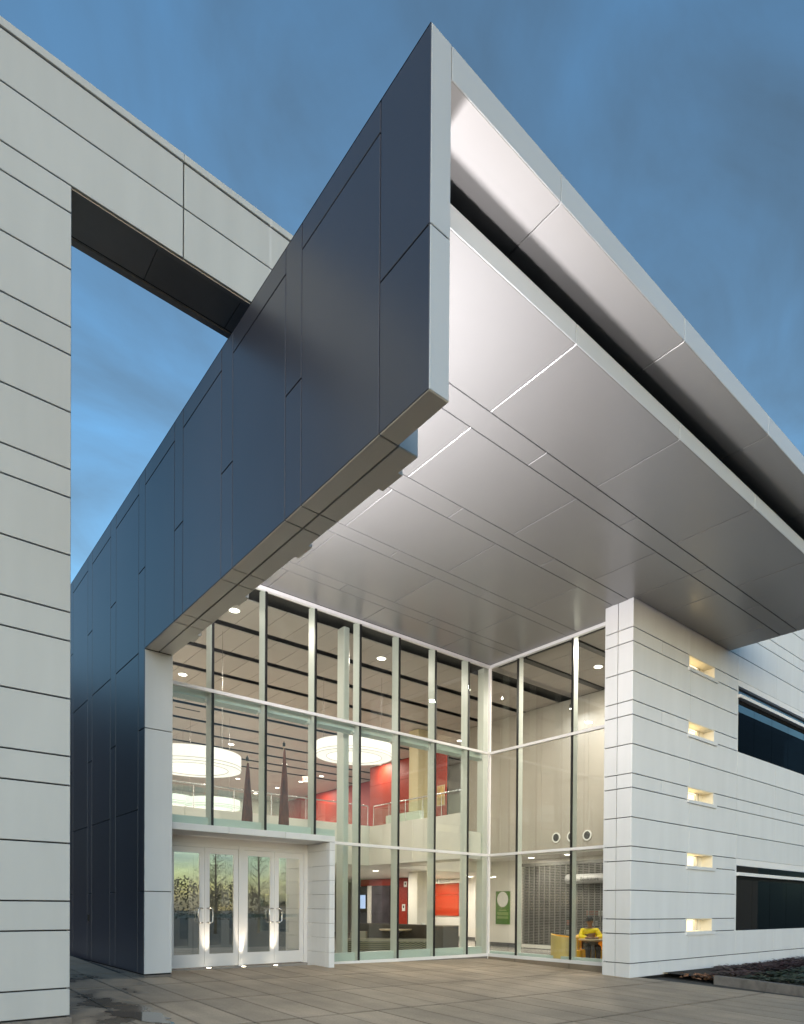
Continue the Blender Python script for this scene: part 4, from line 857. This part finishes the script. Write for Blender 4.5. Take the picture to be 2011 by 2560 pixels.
MB().box(-0.3, 0.3, -0.3, 0.3, 0, 0.9).build('body', M['jointgrey'], ws); MB().box(-0.31, 0.31, -0.31, 0.31, 0.9, 0.93).build('lid', M['seat'], ws)
cb2 = structure(MB().box(4.28, XC - 0.1, YC + 0.13, YC + 0.27, ZF, 0.0).build('glazing_curb', M['mintpale'])); structure(MB().box(XC + 0.10, XC + 0.24, -3.2, YC + 0.1, ZF, -0.115).build('glazing_upstand', M['mintpale']))

# ------------------------------------------------------------------ planting bed
K0, K1 = Vector((9.47, -5.16)), Vector((9.02, -8.6)); kd = (K1 - K0).normalized(); kn = Vector((-kd.y, kd.x)); kn = kn if kn.x > 0 else -kn
kb = thing('planter_kerb', 'low weathered concrete kerb edging the planting bed', 'kerb')
for i in range(3):
    a, c = K0 + kd * (1.15 * i + 0.004), K0 + kd * (1.15 * (i + 1) - 0.004); s_ = MB()
    for t_ in (0, 1):
        for p, w_ in ((a, 0), (c, 0), (c, 1), (a, 1)):
            q = p + kn * (0.15 * w_ + (0.008 if t_ and not w_ else 0)); s_.v.append((q.x, q.y, gz(q.x, q.y) + (-0.1, 0.135)[t_]))
    s_.f = [(0, 3, 2, 1), (4, 5, 6, 7), (0, 1, 5, 4), (1, 2, 6, 5), (2, 3, 7, 6), (3, 0, 4, 7)]
    me_o = s_.build('kerb_stone', M['kerb'], kb); bm = bmesh.new(); bm.from_mesh(me_o.data); bmesh.ops.recalc_face_normals(bm, faces=bm.faces); bm.to_mesh(me_o.data); bm.free()
sl = MB(); sl.quad((9.5, -8.6, -0.45), (20, -8.6, -0.5), (20, YP + 0.05, -0.42), (9.62, YP + 0.05, -0.36)); structure(sl.build('planting_soil', M['soil']))
random.seed(11)
def leaf_cluster(n, R, H, leaf, seed):
    rr = random.Random(seed); s_ = MB()
    for k in range(n):
        a_ = rr.uniform(0, 2 * math.pi); q = rr.random() ** 0.6; x_, y_ = R * q * math.cos(a_), R * q * math.sin(a_); z_ = H * (1 - 0.65 * q * q) * rr.uniform(0.45, 1.0)
        d = Vector((math.cos(a_ + rr.uniform(-.8, .8)), math.sin(a_ + rr.uniform(-.8, .8)), rr.uniform(-0.3, 0.6))).normalized(); u = d.cross(Vector((0, 0, 1))).normalized(); l_ = leaf * rr.uniform(0.6, 1.3); p = Vector((x_, y_, z_)); w_ = l_ * 0.42
        i = len(s_.v); m_ = p + d * l_ * 0.5 + Vector((0, 0, l_ * 0.12))
        s_.v += [tuple(p), tuple(m_ + u * w_), tuple(p + d * l_), tuple(m_ - u * w_)]; s_.f += [(i, i + 1, i + 2), (i, i + 2, i + 3)]
    return s_
pl_mesh = {}
for nm, seed in (('leafred', 1), ('leafgreen', 2), ('leafred', 3), ('leafgreen', 4)):
    s_ = leaf_cluster(170, 0.42, 0.42, 0.11, seed); me = bpy.data.meshes.new('foliage'); me.from_pydata(s_.v, [], s_.f); me.materials.append(M[nm]); pl_mesh.setdefault(nm, []).append(me)
spots = []
for gx_ in range(16):
    for row in range(6):
        x_ = 10.2 + gx_ * 0.62 + random.uniform(-.15, .15); y_ = -4.45 - row * 0.66 + random.uniform(-.15, .15)
        if x_ < K0.x + (K0.y - y_) * -0.13 + 0.55 + (1.1 if row == 0 else 0): continue
        spots.append((x_, y_, row))
for i, (x_, y_, row) in enumerate(spots):
    nm = 'leafred' if row < 2 or random.random() < 0.12 else 'leafgreen'
    lb = 'clump of dark red leaved bedding plants near the white wall' if nm == 'leafred' else 'low green clump of bedding plants behind the kerb'
    t = thing('bedding_plant', lb, 'plant', 'red bedding plants' if nm == 'leafred' else 'green bedding plants', (x_, y_, -0.44), random.uniform(0, 6.28)); t.scale = (1, 1, (0.42 if nm == 'leafred' else 0.36) * random.uniform(0.75, 1.15))
    o = bpy.data.objects.new('foliage', random.choice(pl_mesh[nm])); link(o, t); MB().tube([(0, 0, 0), (0.02, 0.01, 0.2)], 0.012, 5).build('stem', M['bark'], t)
s_ = MB(); rr = random.Random(4)
for k in range(130):
    x_, y_ = rr.gauss(9.74, 0.17), rr.gauss(-4.78, 0.17); l_ = rr.uniform(0.03, 0.075); a_ = rr.uniform(0, 6.28); z_ = gz(x_, y_) + rr.uniform(0.01, 0.10); i = len(s_.v)
    if y_ > -4.0: continue
    for q in range(4): s_.v.append((x_ + l_ * math.cos(a_ + q * 1.57) * (1, .5)[q % 2], y_ + l_ * math.sin(a_ + q * 1.57) * (1, .5)[q % 2], z_ + rr.uniform(-.02, .03)))
    s_.f.append((i, i + 1, i + 2, i + 3))
stuff(s_.build('fallen_leaves', M['dryleaf']))

# ------------------------------------------------------------------ the far side of the plaza, seen only as reflections
def far_tree(x, y, h, seed, label):
    t = thing('tree', label, 'tree', 'trees across the plaza seen in the door glass', (x, y, gz(x, y) - 0.1)); rr = random.Random(seed)
    MB().tube([(0, 0, 0), (0.05, 0.02, h * 0.3), (0.02, -0.05, h * 0.65), (0, 0, h * 0.97)], [0.13, 0.10, 0.06, 0.015], 7).build('trunk', M['bark'], t)
    s_ = MB(); lf = MB()
    for k in range(34):
        z_ = h * rr.uniform(0.22, 0.95); a_ = rr.uniform(0, 6.28); L_ = (h * 0.24) * (1.05 - z_ / h) + 0.4; e_ = Vector((L_ * math.cos(a_), L_ * math.sin(a_), z_ + L_ * 0.7))
        s_.tube([(0, 0, z_), tuple(e_ * 0.5 + Vector((0, 0, z_ * 0.5 + 0.05))), tuple(e_)], [0.03, 0.018, 0.006], 4)
        for q in range(48):
            p = Vector((0, 0, z_)).lerp(e_, rr.uniform(0.25, 1.1)) + Vector((rr.gauss(0, .22), rr.gauss(0, .22), rr.gauss(0, .25))); d = Vector((rr.gauss(0, 1), rr.gauss(0, 1), rr.gauss(0, 1))).normalized() * 0.05; u = d.orthogonal().normalized() * 0.032; i = len(lf.v)
            lf.v += [tuple(p - d), tuple(p + u), tuple(p + d), tuple(p - u)]; lf.f.append((i, i + 1, i + 2, i + 3))
    s_.build('branches', M['bark'], t); stuff(lf.build('crown', M['treeleaf'], t))
for i, (x, y, h) in enumerate(((10.5, -38, 7.5), (17.0, -38, 8), (21.5, -40, 9), (25.0, -41, 8.5), (33, -44, 9))):
    far_tree(x, y, h, i, 'slender leafy street tree standing across the plaza behind the viewer')
rr = random.Random(9); s_ = MB()
for k in range(80000):
    a_ = rr.uniform(0, 2 * math.pi); R_ = rr.uniform(70, 84); x_, y_ = R_ * math.sin(a_), R_ * math.cos(a_); top = 3.9 + 0.9 * math.sin(a_ * 9) + 0.9 * math.sin(a_ * 23 + 1) + 0.5 * math.sin(a_ * 61) + rr.gauss(0, 0.35)
    z_ = top * (1 - rr.random() ** 1.6); d = Vector((rr.gauss(0, 1), rr.gauss(0, 1), rr.gauss(0, 1))).normalized() * rr.uniform(0.10, 0.20); u = d.orthogonal().normalized() * 0.11; i = len(s_.v); p = Vector((x_, y_, z_ - 0.7))
    s_.v += [tuple(p - d), tuple(p + u), tuple(p + d), tuple(p - u)]; s_.f.append((i, i + 1, i + 2, i + 3))
stuff(s_.build('distant_trees', M['treeline']))
s_ = MB()
for k in range(9000):
    x_, y_ = (rr.uniform(-19, -13), rr.uniform(2, 46)) if k % 2 else (rr.uniform(-26, -1), rr.uniform(34, 44)); top = (6.5 if k % 2 else 14.0) + 1.0 * math.sin(y_ * 0.9) + rr.gauss(0, 0.5); z_ = top * (1 - rr.random() ** 1.5) - 0.3
    d = Vector((rr.gauss(0, 1), rr.gauss(0, 1), rr.gauss(0, 1))).normalized() * rr.uniform(0.4, 0.9); u = d.orthogonal().normalized() * 0.5; i = len(s_.v); p = Vector((x_, y_, z_))
    s_.v += [tuple(p - d), tuple(p + u), tuple(p + d), tuple(p - u)]; s_.f.append((i, i + 1, i + 2, i + 3))
stuff(s_.build('added_woodland', M['treeline']))  # unseen trees, added to darken what the blue wall reflects
hb = thing('far_hall', 'dark curved roof hall across the street mirrored in the right upper window', 'building')
s_ = MB(); n = 16
for xx in (42, 100):
    for k in range(n + 1): s_.v.append((xx, -52 + 34 * k / n, -0.5 + 25 * math.sin(math.pi * (0.12 + 0.76 * k / n))))
for k in range(n): s_.f.append((k, n + 1 + k, n + 2 + k, k + 1))
s_.f += [tuple(range(n, -1, -1)), tuple(range(n + 1, 2 * n + 2))]
s_.build('roof', M['roofdark'], hb); MB().box(48.5, 99.5, -51, -19, -1, 5).build('walls', M['slate'], hb)
